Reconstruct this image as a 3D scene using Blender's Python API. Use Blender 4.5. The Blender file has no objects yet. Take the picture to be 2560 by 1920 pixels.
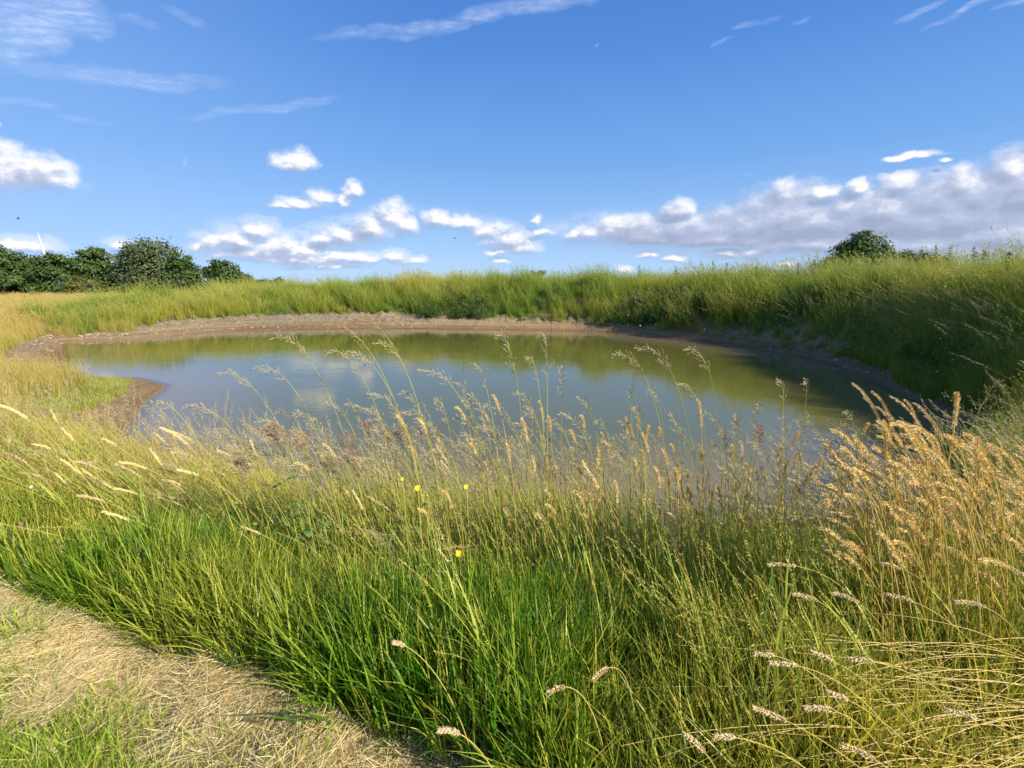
import bpy, math, random
import numpy as np
from mathutils import Vector
R = math.radians
rng = np.random.default_rng(11)
random.seed(5)
S = bpy.context.scene
COL = S.collection

# ------------------------------------------------------------------ camera
CAMZ, FPX, PITCH = 1.5, 473.0, R(11.8)
cam_d = bpy.data.cameras.new("camera"); cam = bpy.data.objects.new("camera", cam_d); COL.objects.link(cam)
cam.location = (0, 0, CAMZ); cam.rotation_euler = (R(90) - PITCH, 0, 0)
cam_d.sensor_width = 36; cam_d.lens = 36 * FPX / 1024; cam_d.clip_start = 0.02; cam_d.clip_end = 9000
S.camera = cam
S.render.resolution_x, S.render.resolution_y = 1024, 768

# ------------------------------------------------------------------ exposure, sun
S.view_settings.view_transform = 'Standard'; S.view_settings.look = 'None'
S.view_settings.exposure = 0.80; S.view_settings.gamma = 1
SUN_AZ, SUN_EL = R(124), R(30)          # azimuth clockwise from +Y
sd = bpy.data.lights.new("sun", 'SUN'); sd.energy = 5.0; sd.angle = R(0.55); sd.color = (1.0, 0.90, 0.74)
sun = bpy.data.objects.new("sun", sd); COL.objects.link(sun)
sv = Vector((math.sin(SUN_AZ) * math.cos(SUN_EL), math.cos(SUN_AZ) * math.cos(SUN_EL), math.sin(SUN_EL)))
sun.rotation_euler = sv.to_track_quat('Z', 'Y').to_euler(); sun.location = sv * 60

# a direction or point from a place in the photograph (2212 x 1659 measure)
def ray(X, Y):
    cx = (X / 2212 * 1024 - 512) / FPX; cy = (384 - Y / 1659 * 768) / FPX
    c, s = math.cos(PITCH), math.sin(PITCH)
    return Vector((cx, c + cy * s, -s + cy * c))
def at_z(X, Y, z):
    d = ray(X, Y); return Vector((0, 0, CAMZ)) + d * ((z - CAMZ) / d.z)
def at_y(X, Y, dist):
    d = ray(X, Y); return Vector((0, 0, CAMZ)) + d * (dist / d.y)
def azel(X, Y):
    d = ray(X, Y).normalized(); return math.atan2(d.x, d.y), math.asin(d.z)

# ------------------------------------------------------------------ node helpers
class N:
    def __init__(s, tree): s.t = tree
    def new(s, typ, **kw):
        n = s.t.nodes.new(typ)
        for k, v in kw.items(): setattr(n, k, v)
        return n
    def put(s, sock, v):
        if isinstance(v, bpy.types.NodeSocket): s.t.links.new(v, sock)
        elif v is not None: sock.default_value = v
    def m(s, op, a, b=None, c=None, clamp=False):
        n = s.new('ShaderNodeMath', operation=op, use_clamp=clamp)
        s.put(n.inputs[0], a); s.put(n.inputs[1], b); s.put(n.inputs[2], c); return n.outputs[0]
    def mix(s, f, a, b, blend='MIX'):
        n = s.new('ShaderNodeMix', data_type='RGBA', blend_type=blend)
        s.put(n.inputs[0], f); s.put(n.inputs[6], a); s.put(n.inputs[7], b); return n.outputs[2]
    def ss(s, v, a, b, lo=0.0, hi=1.0, kind='SMOOTHSTEP'):
        n = s.new('ShaderNodeMapRange', interpolation_type=kind)
        s.put(n.inputs[0], v); s.put(n.inputs[1], a); s.put(n.inputs[2], b); s.put(n.inputs[3], lo); s.put(n.inputs[4], hi)
        return n.outputs[0]
    def noise(s, vec, scale, detail=4, rough=0.5, dist=0.0, out=0):
        n = s.new('ShaderNodeTexNoise'); s.put(n.inputs['Vector'], vec)
        n.inputs['Scale'].default_value = scale; n.inputs['Detail'].default_value = detail
        n.inputs['Roughness'].default_value = rough; n.inputs['Distortion'].default_value = dist
        return n.outputs[out]
    def comb(s, x, y, z=0.0):
        n = s.new('ShaderNodeCombineXYZ'); s.put(n.inputs[0], x); s.put(n.inputs[1], y); s.put(n.inputs[2], z); return n.outputs[0]
    def attr(s, name, typ='GEOMETRY', out=2):
        n = s.new('ShaderNodeAttribute', attribute_type=typ, attribute_name=name); return n.outputs[out]
def rgb(r, g, b): return (r, g, b, 1)

# ------------------------------------------------------------------ sky: world
W = bpy.data.worlds.new("World"); S.world = W; W.use_nodes = True
wt = W.node_tree; wt.nodes.clear(); n = N(wt)
sky = n.new('ShaderNodeTexSky', sky_type='NISHITA'); sky.sun_disc = False
sky.sun_elevation = SUN_EL; sky.sun_rotation = SUN_AZ
sky.air_density = 1.0; sky.dust_density = 0.25; sky.ozone_density = 3.0; sky.altitude = 50
tc = n.new('ShaderNodeTexCoord')
sep = n.new('ShaderNodeSeparateXYZ'); wt.links.new(tc.outputs['Generated'], sep.inputs[0])
AZ = n.m('ARCTAN2', sep.outputs[0], sep.outputs[1]); EL = n.m('ARCSINE', sep.outputs[2])

# heaped clouds: lobes given by where they stand in the sky (azimuth, elevation)
LOBES = [ # X, Y(base-ish centre), rx, ry
 (0,372,60,55),(60,378,62,44),(110,380,52,38),(10,345,48,38),
 (640,350,44,26),(620,355,30,14),
 (765,412,17,20),(745,432,15,14),(700,425,32,16),(650,438,46,13),(615,443,30,7),
 (850,470,36,36),(800,495,46,30),(745,510,50,24),(700,520,40,16),(880,485,24,22),
 (560,500,32,22),(520,522,50,26),(470,530,40,22),(600,535,50,24),(660,545,60,26),(540,550,80,16),(425,530,12,10),(640,560,110,12),
 (850,558,26,14),(780,562,44,12),(745,555,60,12),
 (945,475,34,18),(1000,482,46,16),(1060,498,40,18),(1100,520,46,20),(1125,535,30,14),(1080,545,30,6),(905,560,14,8),(1160,475,9,10),(1170,500,20,6),
 (1080,563,16,5),(700,577,60,7),
 (1465,455,36,20),(1350,490,80,26),(1280,505,44,20),(1243,508,20,12),(1470,500,110,36),(1600,495,110,42),(1400,515,100,20),
 (1690,420,40,26),(1700,470,110,56),(1830,450,44,30),(1780,420,40,16),(1850,410,22,18),(1940,400,46,24),(1900,460,120,54),(2020,440,100,56),(2080,400,50,36),
 (2130,430,90,64),(2180,370,50,42),(2230,420,80,84),(1760,530,160,24),(1950,530,200,30),(2150,510,140,40),
 (1570,497,14,9),(1620,547,32,12),(1570,548,40,12),(1460,558,20,9),(1400,550,20,8),(1700,570,18,8),(1350,580,14,7),(2190,524,18,14),(2100,540,120,18),
 (1968,341,48,9),(1940,344,26,7),(2040,348,10,4),
 (1450,500,190,34),(1750,490,200,50),(2000,480,210,64),(1560,515,160,26),(2050,470,160,70),(1330,505,90,20),
 (265,533,22,14),(40,530,60,16),(0,270,12,8),
]
grp = bpy.data.node_groups.new("cloud_field", 'ShaderNodeTree')
grp.interface.new_socket("az", in_out='INPUT', socket_type='NodeSocketFloat')
grp.interface.new_socket("el", in_out='INPUT', socket_type='NodeSocketFloat')
grp.interface.new_socket("d", in_out='OUTPUT', socket_type='NodeSocketFloat')
g = N(grp); gi = g.new('NodeGroupInput'); go = g.new('NodeGroupOutput')
vec = g.comb(gi.outputs[0], g.m('MULTIPLY', gi.outputs[1], 1.35), 0.0)
warp = g.noise(vec, 26, 3, 0.55, out=1)
ws = g.new('ShaderNodeSeparateXYZ'); grp.links.new(warp, ws.inputs[0])
A2 = g.m('ADD', gi.outputs[0], g.m('MULTIPLY', g.m('SUBTRACT', ws.outputs[0], 0.5), 0.035))
E2 = g.m('ADD', gi.outputs[1], g.m('MULTIPLY', g.m('SUBTRACT', ws.outputs[1], 0.5), 0.022))
cur = None
for (X, Y, rx, ry) in LOBES:
    a0, e0 = azel(X, Y); a1, _ = azel(X + rx, Y); _, e1 = azel(X, Y - ry)
    ra = abs(a1 - a0) * 1.12; re = abs(e1 - e0) * 1.12
    dx = g.m('MULTIPLY', g.m('SUBTRACT', A2, a0), 1 / ra)
    dy = g.m('SUBTRACT', E2, e0)
    dy = g.m('MAXIMUM', g.m('MULTIPLY', dy, 1 / re), g.m('MULTIPLY', dy, -1 / (re * 0.62)))
    q = g.m('MULTIPLY_ADD', dy, dy, g.m('MULTIPLY', dx, dx))
    cur = q if cur is None else g.m('MINIMUM', cur, q)
base = g.m('SUBTRACT', 1.20, g.m('POWER', cur, 0.66))
base = g.m('ADD', base, g.ss(gi.outputs[0], 0.15, 0.35, 0.0, 0.22)); base = g.m('MAXIMUM', base, -1.2)
fb = g.noise(vec, 30, 9, 0.66)
dens = g.m('ADD', base, g.m('MULTIPLY', g.m('SUBTRACT', fb, 0.5), g.ss(gi.outputs[0], 0.0, 0.3, 1.9, 1.15)))
grp.links.new(dens, go.inputs[0])
def field(a, e):
    k = n.new('ShaderNodeGroup'); k.node_tree = grp; n.put(k.inputs[0], a); n.put(k.inputs[1], e); return k.outputs[0]
D0 = field(AZ, EL)
D1 = field(n.m('ADD', AZ, 0.009), n.m('ADD', EL, 0.013))
alpha = n.m('MULTIPLY', n.ss(D0, -0.25, 0.95), n.ss(EL, 0.0, 0.02))
veil = n.m('MULTIPLY', n.ss(D0, -1.15, 0.25), n.ss(EL, 0.17, 0.09, 0.0, 0.42))
alpha = n.m('MAXIMUM', alpha, n.m('MULTIPLY', veil, n.ss(EL, 0.0, 0.02)))
tone0 = n.m('ADD', n.ss(AZ, 0.10, 0.30, 0.52, 0.28), n.ss(EL, 0.06, 0.16, -0.05, 0.06))              # the left clouds stand in full sun, the bank at the right is thick
rag = n.noise(n.comb(AZ, n.m('MULTIPLY', EL, 1.6)), 18, 4, 0.6)
lit = n.m('ADD', tone0, n.m('MULTIPLY', n.m('SUBTRACT', D0, D1), 0.55))
lit = n.m('ADD', lit, n.m('MULTIPLY', n.m('SUBTRACT', rag, 0.5), n.ss(AZ, 0.05, 0.3, 1.1, 0.6)))
thin = n.ss(D0, 0.9, 0.1, 0.0, 0.12)
lit = n.m('ADD', lit, thin, clamp=True)
CG = n.new('ShaderNodeValToRGB'); wt.links.new(lit, CG.inputs[0])
cr = CG.color_ramp; cr.elements[0].color = rgb(0.34, 0.41, 0.58); cr.elements[0].position = 0.05
cr.elements[1].color = rgb(0.97, 0.97, 1.0); cr.elements[1].position = 0.85
e = cr.elements.new(0.45); e.color = rgb(0.48, 0.55, 0.74)
e = cr.elements.new(0.68); e.color = rgb(0.74, 0.78, 0.90)

# high thin cloud: long rippled veils
VEILS = [ # X, Y, rx, ry, tilt deg (rising to the right), strength
 (70,50,190,75,30,0.75),(30,110,90,40,20,0.5),(270,165,260,24,9,0.42),(560,232,200,12,10,0.34),(20,222,80,12,0,0.3),
 (900,62,240,20,9,0.40),(1120,20,330,26,8,0.55),(1620,60,40,8,12,0.32),(1560,100,36,6,4,0.3),(1730,40,40,6,8,0.36),
 (1960,35,90,12,12,0.42),(2110,16,110,11,10,0.5),(2190,12,60,10,8,0.4),(270,30,40,14,0,0.3),(400,25,60,14,-10,0.25),(170,262,80,10,4,0.22),
 (427,345,12,10,60,0.35),(1620,375,24,5,0,0.2),(1301,87,6,5,0,0.4),
]
inv = n.m('DIVIDE', 1.0, n.m('MAXIMUM', sep.outputs[2], 0.05))
plane = n.comb(n.m('MULTIPLY', sep.outputs[0], inv), n.m('MULTIPLY', sep.outputs[1], inv))
cw = n.noise(n.comb(AZ, EL), 9, 3, 0.5, out=1)
cs = n.new('ShaderNodeSeparateXYZ'); wt.links.new(cw, cs.inputs[0])
A3 = n.m('ADD', AZ, n.m('MULTIPLY', n.m('SUBTRACT', cs.outputs[0], 0.5), 0.16))
E3 = n.m('ADD', EL, n.m('MULTIPLY', n.m('SUBTRACT', cs.outputs[1], 0.5), 0.05))
cv = None
for (X, Y, rx, ry, tilt, st) in VEILS:
    a0, e0 = azel(X, Y); a1, _ = azel(X + rx, Y); _, e1 = azel(X, Y - ry)
    ra, re = abs(a1 - a0), abs(e1 - e0)
    c_, s_ = math.cos(R(tilt)), math.sin(R(tilt))
    dx = n.m('SUBTRACT', A3, a0); dy = n.m('SUBTRACT', E3, e0)
    u = n.m('ADD', n.m('MULTIPLY', dx, c_ / ra), n.m('MULTIPLY', dy, s_ / ra))
    v = n.m('ADD', n.m('MULTIPLY', dx, -s_ / re), n.m('MULTIPLY', dy, c_ / re))
    q = n.m('MULTIPLY_ADD', u, u, n.m('MULTIPLY', v, v))
    q = n.m('MULTIPLY', n.m('SUBTRACT', 1.0, q, clamp=True), st)
    cv = q if cv is None else n.m('MAXIMUM', cv, q)
mp = n.new('ShaderNodeMapping'); wt.links.new(plane, mp.inputs[0]); mp.inputs['Rotation'].default_value = (0, 0, R(-25)); mp.inputs['Scale'].default_value = (1.0, 3.2, 1)
streak = n.noise(mp.outputs[0], 5.0, 6, 0.62, 0.4)
ripple = n.noise(plane, 26, 3, 0.6, 0.2)
cir = n.m('MULTIPLY', cv, n.m('MULTIPLY', n.ss(streak, 0.28, 0.80), n.ss(ripple, 0.30, 0.66, 0.35, 1.0)))
veil2 = n.m('MULTIPLY', cv, 0.22)
cir = n.m('ADD', cir, veil2, clamp=True)

SKYG = 0.12
tinted = n.mix(1.0, sky.outputs[0], rgb(0.70 * SKYG, 0.90 * SKYG, 1.22 * SKYG), 'MULTIPLY')
RP = n.new('ShaderNodeValToRGB'); wt.links.new(n.ss(EL, 0.0, 0.8, kind='LINEAR'), RP.inputs[0]); er = RP.color_ramp
er.elements[0].position = 0.0; er.elements[0].color = rgb(0.34, 0.475, 0.68)
er.elements[1].position = 1.0; er.elements[1].color = rgb(0.026, 0.100, 0.350)
for p_, c_ in ((0.10, (0.245, 0.395, 0.63)), (0.28, (0.128, 0.285, 0.575)), (0.5, (0.066, 0.190, 0.495)), (0.75, (0.034, 0.122, 0.400))):
    e = er.elements.new(p_); e.color = rgb(*c_)
skyc = n.mix(0.9, tinted, RP.outputs[0])
skyc = n.mix(n.ss(AZ, -0.1, -0.9, 0.0, 0.22), skyc, rgb(0.27, 0.42, 0.72))
c1 = n.mix(cir, skyc, rgb(0.50, 0.58, 0.76))
cg2 = n.mix(1.0, CG.outputs[0], rgb(0.72, 0.72, 0.72), 'MULTIPLY')
c2 = n.mix(alpha, c1, cg2)
bg = n.new('ShaderNodeBackground'); wt.links.new(c2, bg.inputs[0]); bg.inputs[1].default_value = 0.85
bg0 = n.new('ShaderNodeBackground'); wt.links.new(c1, bg0.inputs[0]); bg0.inputs[1].default_value = 0.85
front = n.m('MULTIPLY', n.m('COMPARE', EL, 0.17, 0.20), n.m('COMPARE', AZ, 0.0, 1.05))   # heaped clouds stand only here
ms = n.new('ShaderNodeMixShader'); n.put(ms.inputs[0], front); wt.links.new(bg0.outputs[0], ms.inputs[1]); wt.links.new(bg.outputs[0], ms.inputs[2])
wo = n.new('ShaderNodeOutputWorld'); wt.links.new(ms.outputs[0], wo.inputs[0])
W.cycles.sampling_method = 'MANUAL'; W.cycles.sample_map_resolution = 512

# ------------------------------------------------------------------ numeric ground
def hash2(ix, iy, k):
    h = (ix.astype(np.int64) * 374761393 + iy.astype(np.int64) * 668265263 + k * 2246822519) & 0xffffffff
    h = ((h ^ (h >> 13)) * 1274126177) & 0xffffffff
    return ((h ^ (h >> 16)) & 0xffff) / 65535.0
def vnoise(x, y, sc, k=0):
    x = np.asarray(x, float) * sc; y = np.asarray(y, float) * sc
    ix = np.floor(x); iy = np.floor(y); fx = x - ix; fy = y - iy
    fx = fx * fx * (3 - 2 * fx); fy = fy * fy * (3 - 2 * fy)
    a = hash2(ix, iy, k); b = hash2(ix + 1, iy, k); c = hash2(ix, iy + 1, k); d = hash2(ix + 1, iy + 1, k)
    return (a * (1 - fx) + b * fx) * (1 - fy) + (c * (1 - fx) + d * fx) * fy - 0.5
def fbm(x, y, sc, k=0, o=4):
    return sum(vnoise(x, y, sc * 2 ** i, k + i) * 0.5 ** i for i in range(o))
ZW = -0.8
SH = [(155,862),(200,853),(330,850),(470,836),(600,829),(842,823),(1100,823),(1430,828),(1695,850),(1894,873),(2030,899),(2147,935),(2244,980),(2361,1030),(2430,1070),(2450,1110),(2400,1170),(2300,1240),(2150,1285),(1960,1305),(1700,1312),(1500,1312),(1200,1305),(900,1285),(640,1250),(450,1200),(350,1145),(300,1095),(338,1040),(367,1000),(408,968),(385,957),(325,946),(202,940),(163,909)]
P = np.array([at_z(x / 2560 * 2212, y / 1920 * 1659, ZW)[:2] for x, y in SH])
pts = []
for i in range(len(P)):
    p0, p1, p2, p3 = P[i - 1], P[i], P[(i + 1) % len(P)], P[(i + 2) % len(P)]
    for t in np.arange(0, 1, 0.2):
        pts.append(0.5 * ((2 * p1) + (-p0 + p2) * t + (2 * p0 - 5 * p1 + 4 * p2 - p3) * t * t + (-p0 + 3 * p1 - 3 * p2 + p3) * t ** 3))
SHORE = np.array(pts)
GX0, GX1, GY0, GY1, GS = -34, 36, -6, 56, 0.12
gx = np.arange(GX0, GX1, GS); gy = np.arange(GY0, GY1, GS)
GXX, GYY = np.meshgrid(gx, gy)
def sdf(px, py):
    best = np.full(px.shape, 1e9); ins = np.zeros(px.shape, bool)
    for i in range(len(SHORE)):
        a = SHORE[i]; b = SHORE[(i + 1) % len(SHORE)]; d = b - a
        t = np.clip(((px - a[0]) * d[0] + (py - a[1]) * d[1]) / (d @ d), 0, 1)
        q = (px - a[0] - t * d[0]) ** 2 + (py - a[1] - t * d[1]) ** 2
        best = np.minimum(best, q)
        c = ((a[1] > py) != (b[1] > py)) & (px < (b[0] - a[0]) * (py - a[1]) / (b[1] - a[1] + 1e-12) + a[0])
        ins ^= c
    s = np.sqrt(best); return np.where(ins, -s, s)
SDG = sdf(GXX, GYY)
def grid(A, x, y):
    fx = np.clip((np.asarray(x, float) - GX0) / GS, 0, len(gx) - 1.001); fy = np.clip((np.asarray(y, float) - GY0) / GS, 0, len(gy) - 1.001)
    i = fx.astype(int); j = fy.astype(int); u = fx - i; v = fy - j
    return (A[j, i] * (1 - u) + A[j, i + 1] * u) * (1 - v) + (A[j + 1, i] * (1 - u) + A[j + 1, i + 1] * u) * v
def shore_d(x, y):
    d = grid(SDG, x, y)
    ox = np.maximum(0, np.maximum(GX0 - np.asarray(x, float), np.asarray(x, float) - GX1 + .2)); oy = np.maximum(0, np.maximum(GY0 - np.asarray(y, float), np.asarray(y, float) - GY1 + .2))
    return d + np.hypot(ox, oy)
PC = (-2.0, 12.5)
TH  = [-180,-150,-125,-105, -85, -65, -48, -30,  -8,  20,  50,  80, 110, 130, 150, 180]
BW  = [ .25, .35, 1.5, 1.6, 1.7, 1.0, 3.4, 3.8, 2.3, 1.05, .7, .7, .7, 0.6, .35, .25]
BR  = [ .05, .05, .08, .10, .18, .14, .45, .50, .45, .35, .38, .38, .30, .2, .06, .05]
CZ  = [0.0, 0.0, -.45, -.35, -.15, 0.0, 0.30, 0.75, 1.20, 1.28, 1.24, 1.32, 1.12, .30, 0.0, 0.0]
CWD = [2.5, 2.4, 3.0, 3.5, 5.0, 5.0, 6.0, 6.0, 5.0, 4.2, 3.3, 2.8, 2.6, 2.6, 2.6, 2.5]
def zone(x, y):
    th = np.degrees(np.arctan2(np.asarray(x, float) - PC[0], np.asarray(y, float) - PC[1]))
    return [np.interp(th, TH, v) for v in (BW, BR, CZ, CWD)] + [th]
def ground(x, y):
    x = np.asarray(x, float); y = np.asarray(y, float)
    d = shore_d(x, y); bw, br, cz, cw, th = zone(x, y)
    beach = ZW + br * np.clip(d / bw, 0, 1) ** 1.15 + 0.02
    t = np.clip((d - bw) / cw, 0, 1); s = np.sin(t * math.pi / 2) ** 1.05
    z = beach + (cz - (ZW + br)) * s
    over = np.clip((d - bw - cw - 2.5) / 16, 0, 1); over = over * over * (3 - 2 * over)
    z = z * (1 - over) + np.clip(z, -9, 0.0) * over * np.clip(1 - (d - bw - cw - 18) / 25, 0, 1)
    z = z + fbm(x, y, 0.35, 3, 4) * 0.16 * np.clip((d - bw) / 2, 0, 1) * np.clip(np.hypot(x, y) / 6 - 0.3, 0, 1)
    z = z + fbm(x, y, 1.4, 9, 4) * 0.07 * np.clip(d / 0.6, 0, 1)
    far = (np.hypot(x, y) > 11) & (d < bw + 1.5); z = z + far * np.abs(fbm(x, y, 2.2, 14, 4)) * 0.50 * np.clip(d / bw - .3, 0, .7)
    # raked hay lies as a low swath along the mown edge
    m = mow(x, y); z = z + 0.07 * np.exp(-((m + 0.22) / 0.16) ** 2) * (np.hypot(x, y) < 8) * (0.7 + 1.5 * fbm(x, y, 2.2, 21, 3))
    hm = (m < .05) & (np.hypot(x, y) < 6); z = z + hm * (fbm(x, y, 3.2, 27, 3) * .09)
    for gx_, gy_, ga, gb, gd in GUL: z = z - .21 * np.exp(-((((x - gx_) * math.cos(ga) + (y - gy_) * math.sin(ga)) / .044) ** 2 + ((-(x - gx_) * math.sin(ga) + (y - gy_) * math.cos(ga)) / gb) ** 2))
    return np.where(d < 0, ZW + np.maximum(-0.9, d * 0.22), np.maximum(z, ZW + 0.012 + 0.0 * d))
# mown edge: a line of points from the right to the left; signed distance, negative on the mown side
ME = np.array([at_z(x, y, 0)[:2] for x, y in [(1250,1880),(935,1659),(745,1572),(560,1495),(420,1440),(300,1388),(150,1325),(0,1262),(-400,1130)]])
def mow(x, y):
    x = np.asarray(x, float); y = np.asarray(y, float); best = np.full(x.shape, 1e9); sg = np.zeros(x.shape)
    for i in range(len(ME) - 1):
        a = ME[i]; d = ME[i + 1] - a
        t = np.clip(((x - a[0]) * d[0] + (y - a[1]) * d[1]) / (d @ d), 0, 1)
        ex = x - a[0] - t * d[0]; ey = y - a[1] - t * d[1]; q = ex * ex + ey * ey
        s = np.sign(-(d[0] * ey - d[1] * ex)); up = q < best
        sg = np.where(up, s, sg); best = np.where(up, q, best)
    return np.sqrt(best) * sg
GUL = [(*at_z(X, Y, 0)[:2], a, b, 0) for X, Y, a, b in [(427,1480,-.45,.06),(392,1530,-.45,.07),(290,1465,-.3,.08)]]
def gz(x, y): return float(ground(np.array([x]), np.array([y]))[0])

# ------------------------------------------------------------------ meshes
def mesh_np(name, V, Q=None, T=None, attrs=None, smooth=False, vec=None):
    V = np.asarray(V, np.float32); me = bpy.data.meshes.new(name)
    q = np.zeros((0, 4), np.int32) if Q is None or len(Q) == 0 else np.asarray(Q, np.int32)
    t = np.zeros((0, 3), np.int32) if T is None or len(T) == 0 else np.asarray(T, np.int32)
    me.vertices.add(len(V)); me.vertices.foreach_set('co', V.ravel())
    nl = q.size + t.size
    if nl:
        me.loops.add(nl); me.loops.foreach_set('vertex_index', np.concatenate([q.ravel(), t.ravel()]))
        me.polygons.add(len(q) + len(t))
        st = np.concatenate([np.arange(len(q)) * 4, len(q) * 4 + np.arange(len(t)) * 3])
        me.polygons.foreach_set('loop_start', st.astype(np.int32))
        me.polygons.foreach_set('use_smooth', np.full(len(st), smooth))
    for k, a in (attrs or {}).items():
        at = me.attributes.new(k, 'FLOAT', 'POINT'); at.data.foreach_set('value', np.asarray(a, np.float32))
    me.update(calc_edges=True)
    if nl: me.validate()
    return me
class MB:
    def __init__(s): s.V = []; s.Q = []; s.T = []; s.A = []; s.H = []; s.n = 0
    def _add(s, v, tint, h):
        v = np.asarray(v, float); s.V.append(v); s.A.append(np.full(len(v), tint)); s.H.append(np.broadcast_to(h, (len(v),)).astype(float))
        b = s.n; s.n += len(v); return b
    def tube(s, pts, rad, sides=4, tint=0.5, h0=0.0, h1=1.0):
        pts = np.asarray(pts, float); k = len(pts); rad = np.broadcast_to(rad, (k,))
        tg = np.gradient(pts, axis=0); tg /= np.linalg.norm(tg, axis=1)[:, None] + 1e-9
        ref = np.array([0.31, 0.9, 0.12]); u = np.cross(tg, ref); u /= np.linalg.norm(u, axis=1)[:, None] + 1e-9; w = np.cross(tg, u)
        an = np.arange(sides) / sides * 2 * math.pi
        v = pts[:, None, :] + rad[:, None, None] * (u[:, None, :] * np.cos(an)[None, :, None] + w[:, None, :] * np.sin(an)[None, :, None])
        b = s._add(v.reshape(-1, 3), tint, np.repeat(np.linspace(h0, h1, k), sides))
        for i in range(k - 1):
            for j in range(sides):
                j2 = (j + 1) % sides
                s.Q.append((b + i * sides + j, b + i * sides + j2, b + (i + 1) * sides + j2, b + (i + 1) * sides + j))
    def blade(s, pts, w, side, tint=0.5, h0=0.0, h1=1.0, fold=0.25, wid=None):
        pts = np.asarray(pts, float); k = len(pts); side = np.asarray(side, float); side = side / (np.linalg.norm(side) + 1e-9)
        t = np.linspace(0, 1, k)
        pr = (np.minimum(1, (1 - t) * 2.2) ** 0.8 * (0.75 + 0.25 * np.sin(t * 3)) if wid is None else np.interp(t, np.linspace(0, 1, len(wid)), wid)) * w * 0.5
        pr[-1] = max(pr[-1], w * 0.02)
        b = s._add(np.concatenate([pts - side * pr[:, None], pts + side * pr[:, None]]), tint, np.tile(np.linspace(h0, h1, k), 2))
        for i in range(k - 1): s.Q.append((b + i, b + k + i, b + k + i + 1, b + i + 1))
    def spike(s, p, d, L, w, tint=0.5, h=1.0, nn=3):   # a slim husk: a long double pyramid
        p = np.asarray(p, float); d = np.asarray(d, float); d = d / (np.linalg.norm(d) + 1e-9)
        u = np.cross(d, (0.2, 0.5, 0.8)); u /= np.linalg.norm(u) + 1e-9; v = np.cross(d, u)
        if nn == 0:
            a_ = rng.uniform(0, 3.14); o_ = (u * math.cos(a_) + v * math.sin(a_)) * w * 0.55
            b = s._add(np.array([p, p + d * L * .45 + o_, p + d * L, p + d * L * .45 - o_]), tint, h); s.Q.append((b, b + 1, b + 2, b + 3)); return
        ring = [p + d * L * 0.38 + (u * math.cos(a) + v * math.sin(a)) * w * 0.5 for a in [2 * math.pi * i / nn for i in range(nn)]]
        b = s._add(np.array([p, p + d * L] + ring), tint, h)
        for i in range(nn):
            a, c = b + 2 + i, b + 2 + (i + 1) % nn
            s.T.append((b, c, a)); s.T.append((b + 1, a, c))
    def leafquads(s, P_, Nn, size, tints, hs=0.5, asp=0.6):
        k = len(P_); r = rng.normal(size=(k, 3)); u = np.cross(Nn, r); u /= np.linalg.norm(u, axis=1)[:, None] + 1e-9
        w = np.cross(Nn, u); w /= np.linalg.norm(w, axis=1)[:, None] + 1e-9
        sz = np.broadcast_to(size, (k,))[:, None]
        V = np.stack([P_ - u * sz, P_ + w * sz * asp + Nn * 0.0, P_ + u * sz, P_ - w * sz * asp], 1).reshape(-1, 3)
        b = s.n; s.V.append(V); s.A.append(np.repeat(tints, 4)); s.H.append(np.full(4 * k, hs)); s.n += 4 * k
        s.Q.extend(map(tuple, (b + np.arange(4 * k).reshape(k, 4)).tolist()))
    def mesh(s, name, mat, smooth=False):
        me = mesh_np(name, np.concatenate(s.V), s.Q, s.T, {'tint': np.concatenate(s.A), 'hgt': np.concatenate(s.H)}, smooth)
        me.materials.append(mat); return me
    def obj(s, name, mat, parent=None, loc=(0, 0, 0), smooth=False):
        o = bpy.data.objects.new(name, s.mesh(name, mat, smooth)); COL.objects.link(o); o.location = loc
        if parent: o.parent = parent
        return o
def tag(o, label=None, cat=None, group=None, kind=None):
    for k, v in (('label', label), ('category', cat), ('group', group), ('kind', kind)):
        if v: o[k] = v
    return o
def empty(name, loc, label, cat, group=None):
    o = bpy.data.objects.new(name, None); COL.objects.link(o); o.location = loc; o.empty_display_size = 0.1
    return tag(o, label, cat, group)
def copy_tree(o, loc, rz=0.0, sc=1.0, label=None, group=None):
    c = o.copy(); COL.objects.link(c); c.location = loc; c.rotation_euler = (0, 0, rz); c.scale = (sc, sc, sc)
    if label: c['label'] = label
    if group: c['group'] = group
    for ch in list(o.children):
        k = ch.copy(); COL.objects.link(k); k.parent = c
        for g2 in list(ch.children):
            kk = g2.copy(); COL.objects.link(kk); kk.parent = k
    return c

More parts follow.
